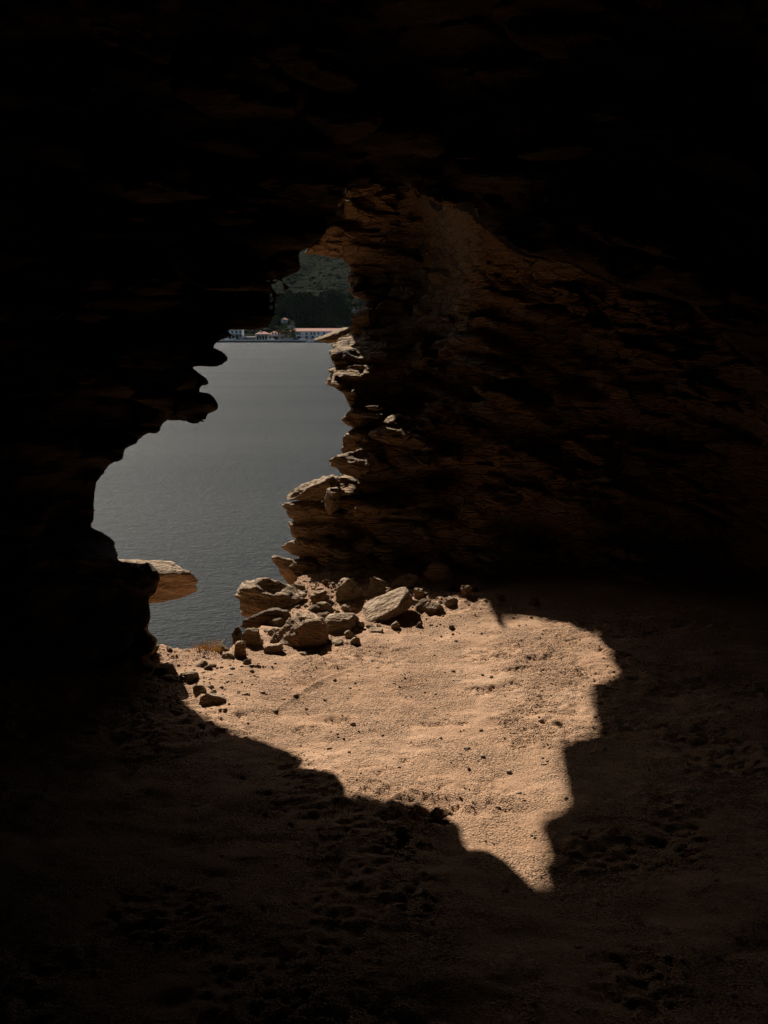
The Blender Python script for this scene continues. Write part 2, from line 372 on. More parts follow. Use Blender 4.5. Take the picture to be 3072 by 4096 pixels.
import time; _t0 = time.time()
cave = surface_nets(rock_field, (-2.75, 3.0, -.35), (3.0, 8.9, 3.3), .0185, .30, 'cave_wall', M_cave)
cave.data.materials.append(M_shade_rock)
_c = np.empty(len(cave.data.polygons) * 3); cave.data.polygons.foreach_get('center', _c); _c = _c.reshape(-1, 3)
_px, _py, _d = proj(_c[:, 0], _c[:, 1], _c[:, 2])           # shade put into colour: chamber rock near-black, end wall rusty
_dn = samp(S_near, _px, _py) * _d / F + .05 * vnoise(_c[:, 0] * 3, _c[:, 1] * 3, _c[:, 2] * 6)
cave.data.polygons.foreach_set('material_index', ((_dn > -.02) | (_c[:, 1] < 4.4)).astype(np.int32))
struct(cave); print('cave', len(cave.data.vertices), time.time() - _t0)
outer_rock = surface_nets(rock_field, (-5.6, -4.2, -1.2), (5.6, 10.6, 6.0), .09, .35, 'cliff', M_shade_rock, clip_box=((-2.65, 3.1, -.25), (2.9, 8.8, 3.2)), block=2)  # unseen rock around the cave, its gap cut to shape the sunlit patch
struct(outer_rock); print('cliff', len(outer_rock.data.vertices), time.time() - _t0)

# ------------------------------------------------------------------ sand floor
def axis(segs):
    out = []
    for a, b, h in segs: out.append(np.arange(a, b, h))
    return np.concatenate(out + [np.array([segs[-1][1]])])
gxs = axis([(-4.5, -1.6, .04), (-1.6, 1.9, .0095), (1.9, 4.5, .04)])
gys = axis([(-4, 2.0, .05), (2.0, 6.6, .0095), (6.6, 8.2, .05), (8.2, 16, .3)])
GX, GY = np.meshgrid(gxs, gys, indexing='ij')
def footprint(X, Y, Z, px, py, ang, kind, rnd):
    P = atF(px, py); dx = X - P[0]; dy = Y - P[1]
    c, s = math.cos(ang), math.sin(ang); u = dx * c + dy * s; v = -dx * s + dy * c    # u along the shoe
    m = (np.abs(u) < .19) & (np.abs(v) < .1)
    u = u[m]; v = v[m]
    w = .045 - .012 * np.cos(u / .15 * 2.2) * (u < 0) + .004
    ins = sst(.012, -.010, np.hypot(np.clip(np.abs(v) - w + .03, 0, 1), np.clip(np.abs(u) - .10, 0, 1)) - .03) * sst(-.5, .3, vnoise(u * 22 + px, v * 22, u * 0 + py))
    if kind == 0: tr = sst(-.3, .5, np.sin(u * 2 * math.pi / .026 + 1.6 * np.sin(v * 40)))
    elif kind == 1: tr = sst(.0, .5, np.sin(u * 2 * math.pi / .032) * np.sin(v * 2 * math.pi / .034))
    else: tr = sst(-.2, .6, np.sin((u + v) * 2 * math.pi / .03))
    z = Z[m]; base = -.004 * ins; Z[m] = z + base * .6 - ins * tr * .019 * rnd
def floor_height(X, Y):
    Z = ground_base(X, Y)
    Z = Z + .028 * fbm(X * 1.7, Y * 1.7, X * 0 + 1.5, 3) + .017 * fbm(X * 5, Y * 7, X * 0 + 4.5, 3)
    n = fbm(X * 16, Y * 20, X * 0 + 7.7, 3); cz = sst(-.1, .45, vnoise(X * 3.1, Y * 3.1, X * 0 + 11.)); Z = Z + (.0035 + .0055 * cz) * n
    n2 = vnoise(X * 42, Y * 48, X * 0 + 2.2); Z = Z + (.0014 + .0065 * cz) * n2
    Z = Z + .006 * np.abs(vnoise(X * 5 + 3 * Y, Y * 13, X * 0 + 21.)) * sst(0, .4, vnoise(X * 1.2 + 8, Y * 1.2, X * 0 + 31.))
    return Z
GZ = floor_height(GX, GY)
_pr = [(2080, 2690, .2, 1, 1.1), (1940, 2640, .25, 1, .9), (2140, 2820, 1.0, 1, 1.1), (2050, 2870, .9, 1, .9), (2230, 2870, 1.2, 1, .8),
       (2120, 2960, .9, 1, 1.), (2430, 2610, -.9, 0, .8), (2360, 2690, .2, 0, .6), (2230, 2590, .6, 1, .9), (2200, 2740, .15, 2, .7),
       (1060, 2860, .4, 0, .5), (1660, 3330, .7, 2, .6), (1980, 2760, .3, 1, .8), (2180, 2640, .4, 1, 1.2), (1300, 2900, .5, 0, .7), (1560, 3060, .8, 1, .8), (1750, 2900, .3, 0, .7)]
for a in _pr: footprint(GX, GY, GZ, *a[:4], a[4] * 1.3)
def scarp(pts, depth, width):
    global GZ
    P = np.array([atF(*p)[:2] for p in pts]); best = np.full(GX.shape, 9.); side = np.zeros(GX.shape); al = np.zeros(GX.shape)
    for i in range(len(P) - 1):
        a, b = P[i], P[i + 1]; e = b - a; L = np.hypot(*e)
        t = ((GX - a[0]) * e[0] + (GY - a[1]) * e[1]) / L ** 2; tc = np.clip(t, 0, 1)
        d = np.hypot(GX - a[0] - tc * e[0], GY - a[1] - tc * e[1]); sgn = np.sign((GX - a[0]) * e[1] - (GY - a[1]) * e[0])
        m = d < best; best = np.where(m, d, best); side = np.where(m, sgn, side); al = np.where(m, (i + tc) / (len(P) - 1), al)
    fade = np.sin(np.clip(al, 0, 1) * math.pi) ** .5 * np.exp(-(best / width) ** 2)
    d = best * side
    GZ = GZ - depth * fade * sst(-.006, .012, d) + depth * .35 * fade * np.exp(-((d + .01) / .02) ** 2)
scarp([(1405, 2685), (1370, 2700), (1340, 2714), (1260, 2745), (1170, 2790), (1090, 2835)], .038, .18)
scarp([(1820, 3255), (1760, 3235), (1700, 3262), (1640, 3275)], .030, .09)
scarp([(2080, 2765), (1980, 2775), (1900, 2770)], .024, .08)
scarp([(1720, 2735), (1650, 2745), (1580, 2760)], .024, .08)
scarp([(1760, 3310), (1700, 3300), (1620, 3320)], .024, .08)
ed = np.interp(GX, _EDX, _EDY) + .05 * vnoise(GX * 4, GX * 0, GX * 0 + 2)
over = np.clip(GY - ed, 0, 99)
GZ = GZ - np.where(over > 0, over * 1.7 + .25 * sst(0, .12, over), 0)
GZ = np.maximum(GZ, SEA - 1.5) + np.where(over > .05, .12 * fbm(GX * 3, GY * 3, GX * 0, 3), 0)
nx, ny = GX.shape
I = np.arange(nx * ny).reshape(nx, ny)
Q = np.stack([I[:-1, :-1], I[1:, :-1], I[1:, 1:], I[:-1, 1:]], -1).reshape(-1, 4)
ground = struct(mesh_from('ground', np.stack([GX, GY, GZ], -1).reshape(-1, 3), Q, M_sand))
def gz(x, y):
    i = min(max(np.searchsorted(gxs, x), 1), nx - 1); j = min(max(np.searchsorted(gys, y), 1), ny - 1)
    return float(GZ[i, j])
print('ground', nx * ny, time.time() - _t0)

# ------------------------------------------------------------------ stones
_ico = {}
def ico(n):
    if n not in _ico:
        bm = bmesh.new(); bmesh.ops.create_icosphere(bm, subdivisions=n, radius=1)
        _ico[n] = (np.array([v.co[:] for v in bm.verts]), np.array([[v.index for v in f.verts] for f in bm.faces])); bm.free()
    return _ico[n]
def stone_mesh(size, seed, sub=5, box=2.9, cuts=13, bed=.5, rough=1., taper=0., pits=0.):
    """weathered bedded stone; size = half extents in metres"""
    V, T = ico(sub); V = V.copy(); rs = np.random.RandomState(seed)
    s = (np.abs(V) ** box).sum(1) ** (-1 / box); V = V * s[:, None]
    for k in range(cuts):
        n = rs.normal(size=3); n[2] *= .6; n /= np.linalg.norm(n); h = rs.uniform(.50, .88) * (1 + .2 * abs(n[2]))
        d = V @ n - h; V = V - np.where(d > 0, d * .97, 0)[:, None] * n
    if taper: V[:, 2] *= 1 - taper * (.5 - .5 * V[:, 0]); V[:, 1] *= 1 - .6 * taper * (.5 - .5 * V[:, 0])
    P = V * np.array(size); L = float(np.mean(size)); o = rs.uniform(0, 60, 3)
    N = V / np.linalg.norm(V, axis=1)[:, None]
    q = P / L
    big = fbm(q[:, 0] * .8 + o[0], q[:, 1] * .8 + o[1], q[:, 2] * 1.2 + o[2], 3)
    zz = q[:, 2] + .25 * vnoise(q[:, 0] + o[1], q[:, 1] + o[0], q[:, 2]) + .12 * q[:, 0]
    lay = fbm(q[:, 0] * .7 + o[2], q[:, 1] * .7 + o[0], zz * 6.5 + o[1], 3, 2.3)
    fine = fbm(q[:, 0] * 5 + o[1], q[:, 1] * 5, q[:, 2] * 9 + o[0], 3)
    fin2 = fbm(q[:, 0] * 13 + o[1], q[:, 1] * 13, zz * 26 + o[0], 2)
    amp = rough * (.24 * big + bed * .26 * lay + .12 * fine + .05 * fin2)
    if pits: amp = amp - pits * .28 * sst(.25, .6, vnoise(q[:, 0] * 1.5 + o[0], q[:, 1] * 1.5, q[:, 2] * 1.8 + o[2]))
    hor = N.copy(); hor[:, 2] *= .55
    P = P + hor * (amp * min(size) * 1.3)[:, None]
    return P, T
pile_w = lambda x, y: math.exp(-((x + .05) ** 2 / .3 + (y - 5.85) ** 2 / .16)) + .05
def place_stone(name, box_px, seed, mat, label, depth=.7, lift=0., yaw=0., tilt=0., roll=0., Y=None, sub=5, parent=None, cat='rock', group=None, hk=1., **kw):
    """box_px = left, top, right, bottom seen in the photograph"""
    l, t, r, b = box_px
    if Y is None: base = atF((l + r) / 2, b - .10 * (b - t)); Y = base[1]
    w = (r - l) * Y / F / 2
    dep = w * depth
    Yc = Y + dep * .6
    c = atY((l + r) / 2, (t + b) / 2, Yc)
    hh = (b - t) * Yc / F / 2 * .95 * hk; w = w * Yc / Y
    if parent is None: hh *= 1.2; lift -= .22 * hh
    P, T = stone_mesh((w, dep, hh), seed, sub, **kw)
    o = mesh_from(name, P, T, mat, parent)
    o.location = (c[0], c[1], c[2] + lift - (.012 if parent is None else 0)); o.rotation_euler = (tilt, roll, yaw)
    if parent is None: tag(o, label, cat, group)
    elif label: o['label'] = label
    return o
G1 = 'loose rocks at the foot of the right wall'
ROCKS = [
 ((950,2312,1240,2450), 1, M_pale, 'big pale layered boulder overhanging the sea at the left end of the rock pile', dict(depth=.55, yaw=.12, roll=.12, tilt=.25, bed=1.1, box=3, cuts=5, pits=.4)),
 ((958,2420,1180,2510), 2, M_dark, 'dark brown rubble block under the big pale layered boulder', dict(depth=.6, bed=.8)),
 ((920,2490,975,2585), 3, M_dark, 'small dark block on the cliff edge left of the pale split block', dict(depth=.8)),
 ((962,2492,1062,2600), 4, M_pale, 'pale upright split block above the cliff edge', dict(depth=.8, roll=.15, bed=.7, tilt=.4)),
 ((936,2548,992,2648), 5, M_rust, 'upright brown block standing left of the pale split block', dict(depth=.9, bed=.4)),
 ((1045,2500,1150,2560), 6, M_grey, 'grey jagged rock right of the pale split block', dict(depth=.7, bed=.9)),
 ((1066,2528,1150,2582), 7, M_pale, 'thin pale slab leaning down below the grey jagged rock', dict(depth=.5, roll=.45, bed=.5, box=5)),
 ((1048,2562,1150,2630), 8, M_grey, 'low grey rock half sunk in sand beside the pale split block', dict(depth=.6, roll=-.2)),
 ((886,2598,945,2648), 9, M_grey, 'low grey rock at the cliff edge next to the dry grass', dict(depth=.9)),
 ((970,2622,1012,2678), 10, M_grey, 'small upright grey stone on the sand under the brown block', dict(depth=.8, bed=.3)),
 ((1008,2644,1052,2684), 11, M_grey, 'small rounded grey stone at the lower end of the rock pile', dict(depth=.8, bed=.3)),
 ((715,2648,1002,2712), 12, M_pale, 'long flat pale slab lying on the sand along the cliff edge', dict(depth=.75, box=4, bed=.6, roll=.03, cuts=8, tilt=.03, hk=.5, lift=-.01)),
 ((1338,2290,1462,2412), 13, M_grey, 'large rounded grey boulder in front of the shaded slabs', dict(depth=.8, bed=.25, cuts=10, pits=.2, box=3, tilt=.3)),
 ((1456,2298,1555,2375), 14, M_grey, 'grey wedge boulder right behind the rounded boulder', dict(depth=.8, bed=.3, roll=.3)),
 ((1248,2400,1342,2448), 15, M_pale, 'small ribbed pale slab left below the rounded boulder', dict(depth=.6, bed=1.2, box=3)),
 ((1230,2352,1325,2420), 16, M_rust, 'brown block in the half shade behind the ribbed pale slab', dict(depth=.9, roll=-.2)),
 ((1300,2532,1385,2590), 36, M_pale, 'flat pale slab half buried in sand under the thick overhanging boulder', dict(depth=.8, tilt=.3, hk=.6, box=5)),
 ((1170,2585,1262,2628), 37, M_pale, 'thin tan slab poking out of the sand below the big sand covered block', dict(depth=.8, tilt=.25, hk=.6, box=5, roll=.2)),
 ((1462,2498,1540,2546), 38, M_rust, 'reddish flat stone right of the lowest grey pointed stone', dict(depth=.8, tilt=.3, hk=.6, box=4)),
 ((1340,2398,1445,2446), 39, M_pale, 'tan broken slab wedged between the rounded boulder and the overhanging boulder', dict(depth=.8, tilt=.3, hk=.8, box=4, roll=-.1)),
 ((1560,2290,1690,2350), 40, M_grey, 'sloping tan slab behind the upper end of the broad flat slab', dict(depth=.8, tilt=.4, hk=.8, box=4, roll=-.25)),
 ((1055,2440,1140,2500), 41, M_pale, 'broken pale piece at the foot of the big layered boulder', dict(depth=.7, tilt=.3, roll=.2, box=4)),
 ((1770,2380,1850,2430), 42, M_grey, 'low tan stone at the wall foot between the two brown rocks', dict(depth=.8, tilt=.3)),
 ((1298,2438,1442,2540), 17, M_grey, 'thick grey boulder with a dark overhanging face in the middle of the pile', dict(depth=.6, bed=.3, box=3.2, roll=-.08, cuts=8)),
 ((1118,2440,1322,2600), 18, M_rust, 'big sand covered block sloping down left of the grey overhanging boulder', dict(depth=.8, roll=.35, bed=.2, cuts=6, box=3)),
 ((1452,2350,1660,2500), 19, M_pale, 'broad flat pale slab lying tilted on the slope', dict(depth=.85, roll=-.42, tilt=.35, bed=.3, box=6, cuts=5, hk=.42)),
 ((1648,2330,1708,2402), 20, M_rust, 'orange slab resting against the upper end of the broad flat slab', dict(depth=.8, tilt=.5, bed=.3, box=5, hk=.7)),
 ((1686,2380,1778,2462), 21, M_pale, 'small cracked flat slab on the sand under the sunlit brown block', dict(depth=.7, tilt=.4, bed=.5, box=5, hk=.55)),
 ((1556,2462,1602,2524), 22, M_pale, 'oval pale stone lying flat below the broad slab', dict(depth=.9, tilt=.4, bed=.2, box=2.4, hk=.6)),
 ((1418,2472,1462,2528), 23, M_grey, 'rounded grey stone right of the overhanging boulder', dict(depth=.8, bed=.2, box=2.8)),
 ((1378,2504,1432,2564), 24, M_grey, 'grey oval stone leaning below the overhanging boulder', dict(depth=.8, roll=-.5, bed=.3, box=2.8)),
 ((1398,2538,1452,2594), 25, M_grey, 'lowest grey pointed stone of the pile resting on the sand', dict(depth=.7, roll=-.5, bed=.3, box=2.8)),
 ((1684,2238,1812,2395), 26, M_rust, 'brown layered block with sunlit top at the foot of the cave wall', dict(depth=.9, bed=.9, Y=5.95)),
 ((1828,2328,1905,2398), 27, M_rust, 'small sunlit brown rock right of the layered brown block', dict(depth=.8, bed=.7)),
 ((715,2672,800,2736), 28, M_grey, 'jagged grey rock on the rubble at the left shadow edge', dict(depth=.8, bed=.9)),
 ((762,2722,825,2782), 29, M_grey, 'grey split stone below the jagged rock at the left shadow edge', dict(depth=.7, roll=-.3, bed=.8)),
 ((798,2762,908,2816), 30, M_grey, 'flat grey stone lowest on the left rubble', dict(depth=.6, roll=.25, bed=.6, box=4)),
 ((512,2624,620,2690), 31, M_pale, 'low pale rock at the far left end of the sunlit ledge', dict(depth=.8, bed=.5)),
 ((600,2645,724,2700), 32, M_pale, 'crumbling pale rock on the ledge left of the long flat slab', dict(depth=.7, bed=.6)),
 ((640,2690,705,2728), 33, M_grey, 'small grey rock among the rubble on the left ledge', dict(depth=.8)),
 ((1600,2300,1650,2345), 34, M_rust, 'small brown stone in the shade above the broad flat slab', dict(depth=.8)),
 ((1180,2240,1262,2330), 35, M_grey, 'grey shaded block behind the big pale layered boulder', dict(depth=.8, Y=6.5)),
]
for b, sd, m, lab, kw in ROCKS: place_stone('rock', b, sd, m, lab, group=G1 if b[0] > 880 else 'rocks on the left ledge', **kw)

rs = np.random.RandomState(77); _k = 0; proto_st = [mesh_from('rock_chip', *stone_mesh((1, .75, .55), 300 + i, 4, box=2.6, cuts=14, bed=.4), (M_pale, M_grey, M_rust, M_cave)[i % 4]) for i in range(8)]
while _k < 95:
    x, y = rs.uniform(-.75, .85), rs.uniform(5.0, 6.5)
    if _k > 72: x, y = rs.uniform(-1.3, -.75), rs.uniform(4.2, 4.9)
    elif pile_w(x, y) < rs.rand(): continue
    if y > np.interp(x, _EDX, _EDY) - .02: continue
    if _k < 8: o = proto_st[_k]
    else: o = proto_st[rs.randint(8)].copy(); COL.objects.link(o)
    sz = rs.uniform(.014, .028) * (1 + 1.6 * rs.rand() ** 3)
    o.location = (x, y, gz(x, y) + sz * .15); o.scale = (sz, sz, sz); o.rotation_euler = (rs.uniform(-.6, .6), rs.uniform(-.6, .6), rs.uniform(0, 6.28))
    if _k <= 72: tag(o, 'small angular stone chip in the rubble between the larger rocks below the right wall', 'stone chip', 'stone chips in the rubble below the right wall')
    else: tag(o, 'small stone chip in the rubble along the left shadow edge', 'stone chip', 'stone chips on the left ledge')
    _k += 1

# slabs that stick out of the wall, part of it
LEDGES = [
 ((1285,1810,1520,1885), 50, M_pale, 6.55, dict(depth=.45, taper=.45, bed=.8, pits=.7, box=3)),
 ((1140,1905,1380,2006), 51, M_pale, 6.5, dict(depth=.4, taper=.4, bed=1., pits=.8, roll=-.22, box=3)),
 ((1120,2008,1330,2092), 52, M_pale, 6.45, dict(depth=.4, taper=.35, bed=1., pits=.6, roll=.06)),
 ((1102,2093,1340,2152), 53, M_pale, 6.4, dict(depth=.4, taper=.4, bed=1., roll=.12, box=3)),
 ((1096,2144,1330,2228), 54, M_pale, 6.35, dict(depth=.4, taper=.4, bed=1., roll=.08, pits=.5)),
 ((1074,2232,1290,2330), 55, M_pale, 6.25, dict(depth=.4, taper=.3, bed=1., roll=.22, pits=.3)),
 ((1336,1725,1450,1812), 56, M_pale, 6.85, dict(depth=.6, taper=.25, bed=.9, pits=.4)),
 ((1350,1642,1450,1716), 57, M_pale, 6.95, dict(depth=.6, taper=.4, bed=.8, roll=.1)),
 ((1256,1316,1480,1378), 58, M_pale, 7.95, dict(depth=.4, taper=.75, bed=.6, roll=-.06, box=3)),
 ((1382,1246,1520,1332), 59, M_pale, 7.85, dict(depth=.6, taper=.3, bed=.7, roll=-.28, box=3)),
 ((1300,1468,1420,1500), 60, M_pale, 7.65, dict(depth=.6, taper=.3, bed=1.)),
 ((1300,1498,1420,1556), 61, M_pale, 7.6, dict(depth=.6, taper=.3, bed=1.)),
 ((1368,1474,1480,1526), 62, M_pale, 7.4, dict(depth=.6, taper=.1, bed=.8, box=5)),
 ((1370,1550,1470,1582), 63, M_pale, 7.35, dict(depth=.6, taper=.2, bed=1.)),
 ((1290,1962,1372,2046), 64, M_grey, 6.3, dict(depth=.9, bed=.3, pits=1., box=2.6)),
 ((1398,2152,1500,2222), 65, M_grey, 6.3, dict(depth=.8, bed=.5, taper=.2)),
 ((1524,2192,1610,2248), 66, M_grey, 6.3, dict(depth=.8, bed=.5)),
 ((1180,2050,1500,2145), 70, M_cave, 6.6, dict(depth=.5, bed=1., roll=.05)),
 ((1215,2128,1460,2210), 71, M_cave, 6.5, dict(depth=.5, bed=1., roll=.1)),
 ((1260,2196,1530,2300), 72, M_cave, 6.4, dict(depth=.4, bed=1.)),
 ((1380,2030,1600,2140), 73, M_cave, 6.55, dict(depth=.5, bed=1., roll=-.1)),
 ((1500,2120,1720,2250), 74, M_cave, 6.4, dict(depth=.4, bed=1., roll=.1)),
 ((1420,1850,1660,1960), 75, M_cave, 6.7, dict(depth=.5, bed=1., roll=.15)),
 ((1340,1900,1560,2010), 76, M_cave, 6.6, dict(depth=.5, bed=1., roll=.0)),
 ((260,2256,822,2400), 79, M_pale, 5.6, dict(depth=.32, bed=.9, roll=.03, box=2.6, cuts=4, tilt=.42)),
]
for b, sd, m, Y, kw in LEDGES: kw.setdefault('tilt', .38 if sd < 68 else .2); kw.setdefault('hk', 1.3 if sd < 68 else 1.); kw['depth'] = kw['depth'] * (1.3 if sd < 68 else 1); kw['taper'] = kw.get('taper', 0) * .7; place_stone('rock_ledge', (b[0], b[1], b[2] + (30 if sd < 58 else 0), b[3]), sd, m, None, Y=Y, parent=cave, **kw)

# single pebbles one can pick out on the sand
PEB = [(1868,3016,30,20,'g'),(1930,3046,26,15,'d'),(1875,3090,15,26,'p'),(2035,3100,28,26,'p'),(2175,3070,28,16,'r'),(1840,3196,16,12,'r'),(1995,3188,8,6,'r'),(1972,3370,16,12,'r'),
       (2075,3184,36,12,'p'),(1990,3228,26,14,'p'),(1720,3385,26,22,'d'),(1575,2738,14,10,'d'),(1530,2952,18,16,'d'),(1225,2836,18,14,'p'),(1322,2938,18,12,'p'),(1348,2946,16,8,'d'),
       (992,2900,16,26,'d'),(1010,2886,10,10,'d'),(1396,3021,14,12,'d'),(1238,2712,10,8,'r'),(1300,2804,18,12,'d'),(2120,3552,24,12,'p'),(2384,2862,26,30,'d'),(1855,3392,10,14,'r'),
       (2320,2690,12,8,'g'),(1240,2692,18,12,'d'),(1830,2727,40,10,'p'),(1652,3135,16,14,'p'),(1480,3120,20,10,'g'),(2040,2880,10,8,'p'),(1576,2874,10,8,'g'),(1700,3340,30,14,'d'),(800,2850,14,10,'p'),(705,2775,12,8,'g')]
words = {'g': 'grey', 'd': 'brown', 'p': 'pale', 'r': 'orange brown'}
spots = [(1203,'left part of the'),(1700,'middle of the'),(2050,'centre right of the'),(9999,'right edge of the')]
_pm = {'g': M_grey, 'd': rock_material('brown_pebble', (.22, .14, .085), (.40, .27, .17), (.50, .35, .23), (.44, .26, .14), .4), 'p': M_pale, 'r': M_rust}
_land = ['below the slab pile','near the curved sand ridge','beside the tread marks','between coarse grit patches','near the left shadow edge','near the lit tip of the sand','under the long flat slab','next to the right shadow edge']
for i, (x, y, w, h, c) in enumerate(PEB):
    P = atF(x, y); sw = w * P[1] / F / 2; sh = max(h, 6) * P[1] / F / 2 * .6
    V, T = stone_mesh((sw, sw * .8, sh), 200 + i, 3, box=2.6, cuts=6, bed=.3)
    o = mesh_from('pebble', V, T, _pm[c]); o.location = (P[0], P[1], gz(P[0], P[1]) + sh * .45); o.rotation_euler = (0, 0, i * 1.7)
    size = 'tiny' if w < 13 else 'small' if w < 22 else 'larger'
    row = 'far end' if y < 2760 else 'upper middle' if y < 2960 else 'middle' if y < 3120 else 'lower part' if y < 3300 else 'lowest tip'
    side = 'left' if x < 1250 else 'centre' if x < 1700 else 'right of centre' if x < 2080 else 'right'
    tag(o, '%s %s %s pebble on the sunlit sand, %s, %s' % (size, 'flat' if w > 1.6 * h else 'rounded', words[c], row, side), 'pebble', 'pebbles scattered on the sand')

def gravel(name, pts, sizes, mat, seed, sub=1):
    V, T = ico(sub); rs = np.random.RandomState(seed); n = len(pts); k = len(V)
    sc = sizes[:, None] * rs.uniform(.6, 1.25, (n, 3)) * np.array([1, 1, .7])
    P = V[None] * (1 + rs.uniform(-.22, .22, (n, k, 1))) * sc[:, None, :]
    a = rs.uniform(0, 6.28, n); c, s = np.cos(a)[:, None], np.sin(a)[:, None]
    X = P[..., 0] * c - P[..., 1] * s; Y = P[..., 0] * s + P[..., 1] * c
    P = np.stack([X, Y, P[..., 2]], -1) + pts[:, None, :]
    return mesh_from(name, P.reshape(-1, 3), (T[None] + (np.arange(n) * k)[:, None, None]).reshape(-1, 3), mat)
def scatter(n, seed, xr, yr, dens=None):
    rs = np.random.RandomState(seed); x = rs.uniform(*xr, n); y = rs.uniform(*yr, n)
    keep = (y < np.interp(x, _EDX, _EDY) - .02)
    if dens is not None: keep &= rs.rand(n) < dens(x, y)
    x, y = x[keep], y[keep]; i = np.clip(np.searchsorted(gxs, x), 1, nx - 1); j = np.clip(np.searchsorted(gys, y), 1, ny - 1)
    return np.stack([x, y, GZ[i, j]], -1), rs
pile = lambda x, y: np.clip(np.exp(-((x + .1) ** 2 / .35 + (y - 5.9) ** 2 / .30)) + np.exp(-((x + .95) ** 2 / .12 + (y - 4.35) ** 2 / .14)) + .06, 0, 1)
grit = lambda x, y: .15 + .85 * sst(-.1, .45, vnoise(x * 3.1, y * 3.1, x * 0 + 11.))
for nm, n, sd, lo, hi, de, mt, lab in (('gravel', 30000, 1, .0014, .0034, grit, M_sand, 'fine tan grit strewn over the sand'),
                                   ('gravel', 9000, 2, .0020, .0050, grit, M_pale, 'fine pale grit strewn over the sand'),
                                   ('gravel', 5000, 3, .0018, .0040, grit, M_grey, 'fine dark grit strewn over the sand'),
                                   ('gravel', 9000, 4, .004, .013, pile, M_rust, 'rusty gravel around the rock pile'),
                                   ('gravel', 9000, 5, .004, .016, pile, M_grey, 'grey stone chips around the rock pile'),
                                   ('gravel', 700, 6, .003, .008, None, M_rust, 'sparse small orange stones on the sand')):
    pts, rs = scatter(n, sd, (-1.9, 1.9), (2.0, 6.6), de)
    sz = lo * (hi / lo) ** (rs.rand(len(pts)) ** 2.2)
    stuff(gravel(nm, pts, sz, mt, sd + 40), lab, 'gravel')

# dry grass tuft on the cliff edge
def grass():
    s = NT('dry_grass'); oi = s.noise(s.mapping((1, 1, 1)), 25, 2)
    m = s.set(.8, .2, s.ramp(oi, [(.35, (.35, .20, .05)), (.55, (.66, .38, .10)), (.7, (.42, .32, .10))]))
    t = empty('grass_tuft', (0, 0, 0))
    rs = np.random.RandomState(5); V = []; Q = []; VF = []; QF = []
    c = None
    for k in range(420):
        px = 770 + 125 * rs.rand() ** .8; P = atY(px, 2652, 4.86 + .10 * rs.rand()); P[2] = gz(P[0], P[1])
        if c is None: c = P
        h = rs.uniform(.03, .085) * (.5 + (px - 765) / 130.); a = rs.uniform(0, 6.28); b = rs.uniform(.1, .8) * h; w = rs.uniform(.0016, .0034)
        base = len(V); dx, dy = math.cos(a), math.sin(a)
        for q in range(4):
            tt = q / 3.; x = P[0] + dx * b * tt ** 2; y = P[1] + dy * b * tt ** 2; z = P[2] - .03 + (h + .03) * tt * (1 - .25 * tt); ww = w * (1 - tt * .8)
            V += [(x - dy * ww, y + dx * ww, z), (x + dy * ww, y - dx * ww, z)]
        for q in range(3): Q.append([base + 2 * q, base + 2 * q + 1, base + 2 * q + 3, base + 2 * q + 2])
        if rs.rand() < .35:
            f = V[-1]; b0 = len(VF); r = rs.uniform(.0022, .0042)
            VF += [(f[0] + r, f[1], f[2]), (f[0], f[1] + r, f[2]), (f[0] - r, f[1], f[2]), (f[0], f[1] - r, f[2]), (f[0], f[1], f[2] + r * 1.6), (f[0], f[1], f[2] - r)]
            for i in range(4): QF += [[b0 + i, b0 + (i + 1) % 4, b0 + 4], [b0 + (i + 1) % 4, b0 + i, b0 + 5]]
    k = len(V); me = bpy.data.meshes.new('blades'); me.from_pydata([tuple(v) for v in V + VF], [], Q + [[i + k for i in f] for f in QF])
    s2 = NT('seed_head'); me.materials.append(m); me.materials.append(s2.set(.8, .2, (.6, .38, .1)))
    for i in range(len(Q), len(me.polygons)): me.polygons[i].material_index = 1
    o = bpy.data.objects.new('blades', me); COL.objects.link(o); o.parent = t
    tag(t, 'tuft of dry orange grass growing on the cliff edge against the sea', 'grass')
grass()

# ------------------------------------------------------------------ sea
def sea_material():
    s = NT('water')
    a = s.noise(s.mapping((1.0, 1.7, 1), (0, 0, .45)), 1.2, 8, .66, .5)
    b = s.noise(s.mapping((1, 1.6, 1), (0, 0, -.35)), 4.5, 5, .65)
    c = s.noise(s.mapping((.02, .06, 1), (0, 0, .1)), 1, 4, .55)
    h = s.math('ADD', s.math('MULTIPLY', a, 1.), s.math('MULTIPLY', b, .7))
    s.bump(h, 1.0, 1.0)
    s.b.inputs['IOR'].default_value = 1.33
    col = s.ramp(c, [(.3, (.022, .032, .036)), (.7, (.034, .043, .045))])
    s.set(.28, .13, col)
    di = s.n('ShaderNodeBsdfDiffuse'); s.l(col, di.inputs[0]); gl = s.n('ShaderNodeBsdfGlossy', Roughness=.32); gl.inputs[0].default_value = (.98, .95, .92, 1)
    bn = [x for x in s.t.nodes if x.type == 'BUMP'][0].outputs[0]; s.l(bn, di.inputs['Normal']); s.l(bn, gl.inputs['Normal'])
    fr = s.n('ShaderNodeFresnel', IOR=1.33)
    fac = s.math('MULTIPLY', s.math('MINIMUM', s.math('MULTIPLY', fr.outputs[0], .34), .066), s.ramp(c, [(.35, (.90, .90, .90)), (.65, (1.0, 1.0, 1.0))]))
    mx = s.n('ShaderNodeMixShader'); s.l(fac, mx.inputs[0]); s.l(di.outputs[0], mx.inputs[1]); s.l(gl.outputs[0], mx.inputs[2]); s.l(mx.outputs[0], s.out.inputs[0])
    s.t.nodes.remove(s.b)
    return s.m
ys = np.concatenate([np.geomspace(6, 700, 90)]); xs = np.concatenate([-np.geomspace(2500, 3, 40), [0], np.geomspace(3, 2500, 40)])
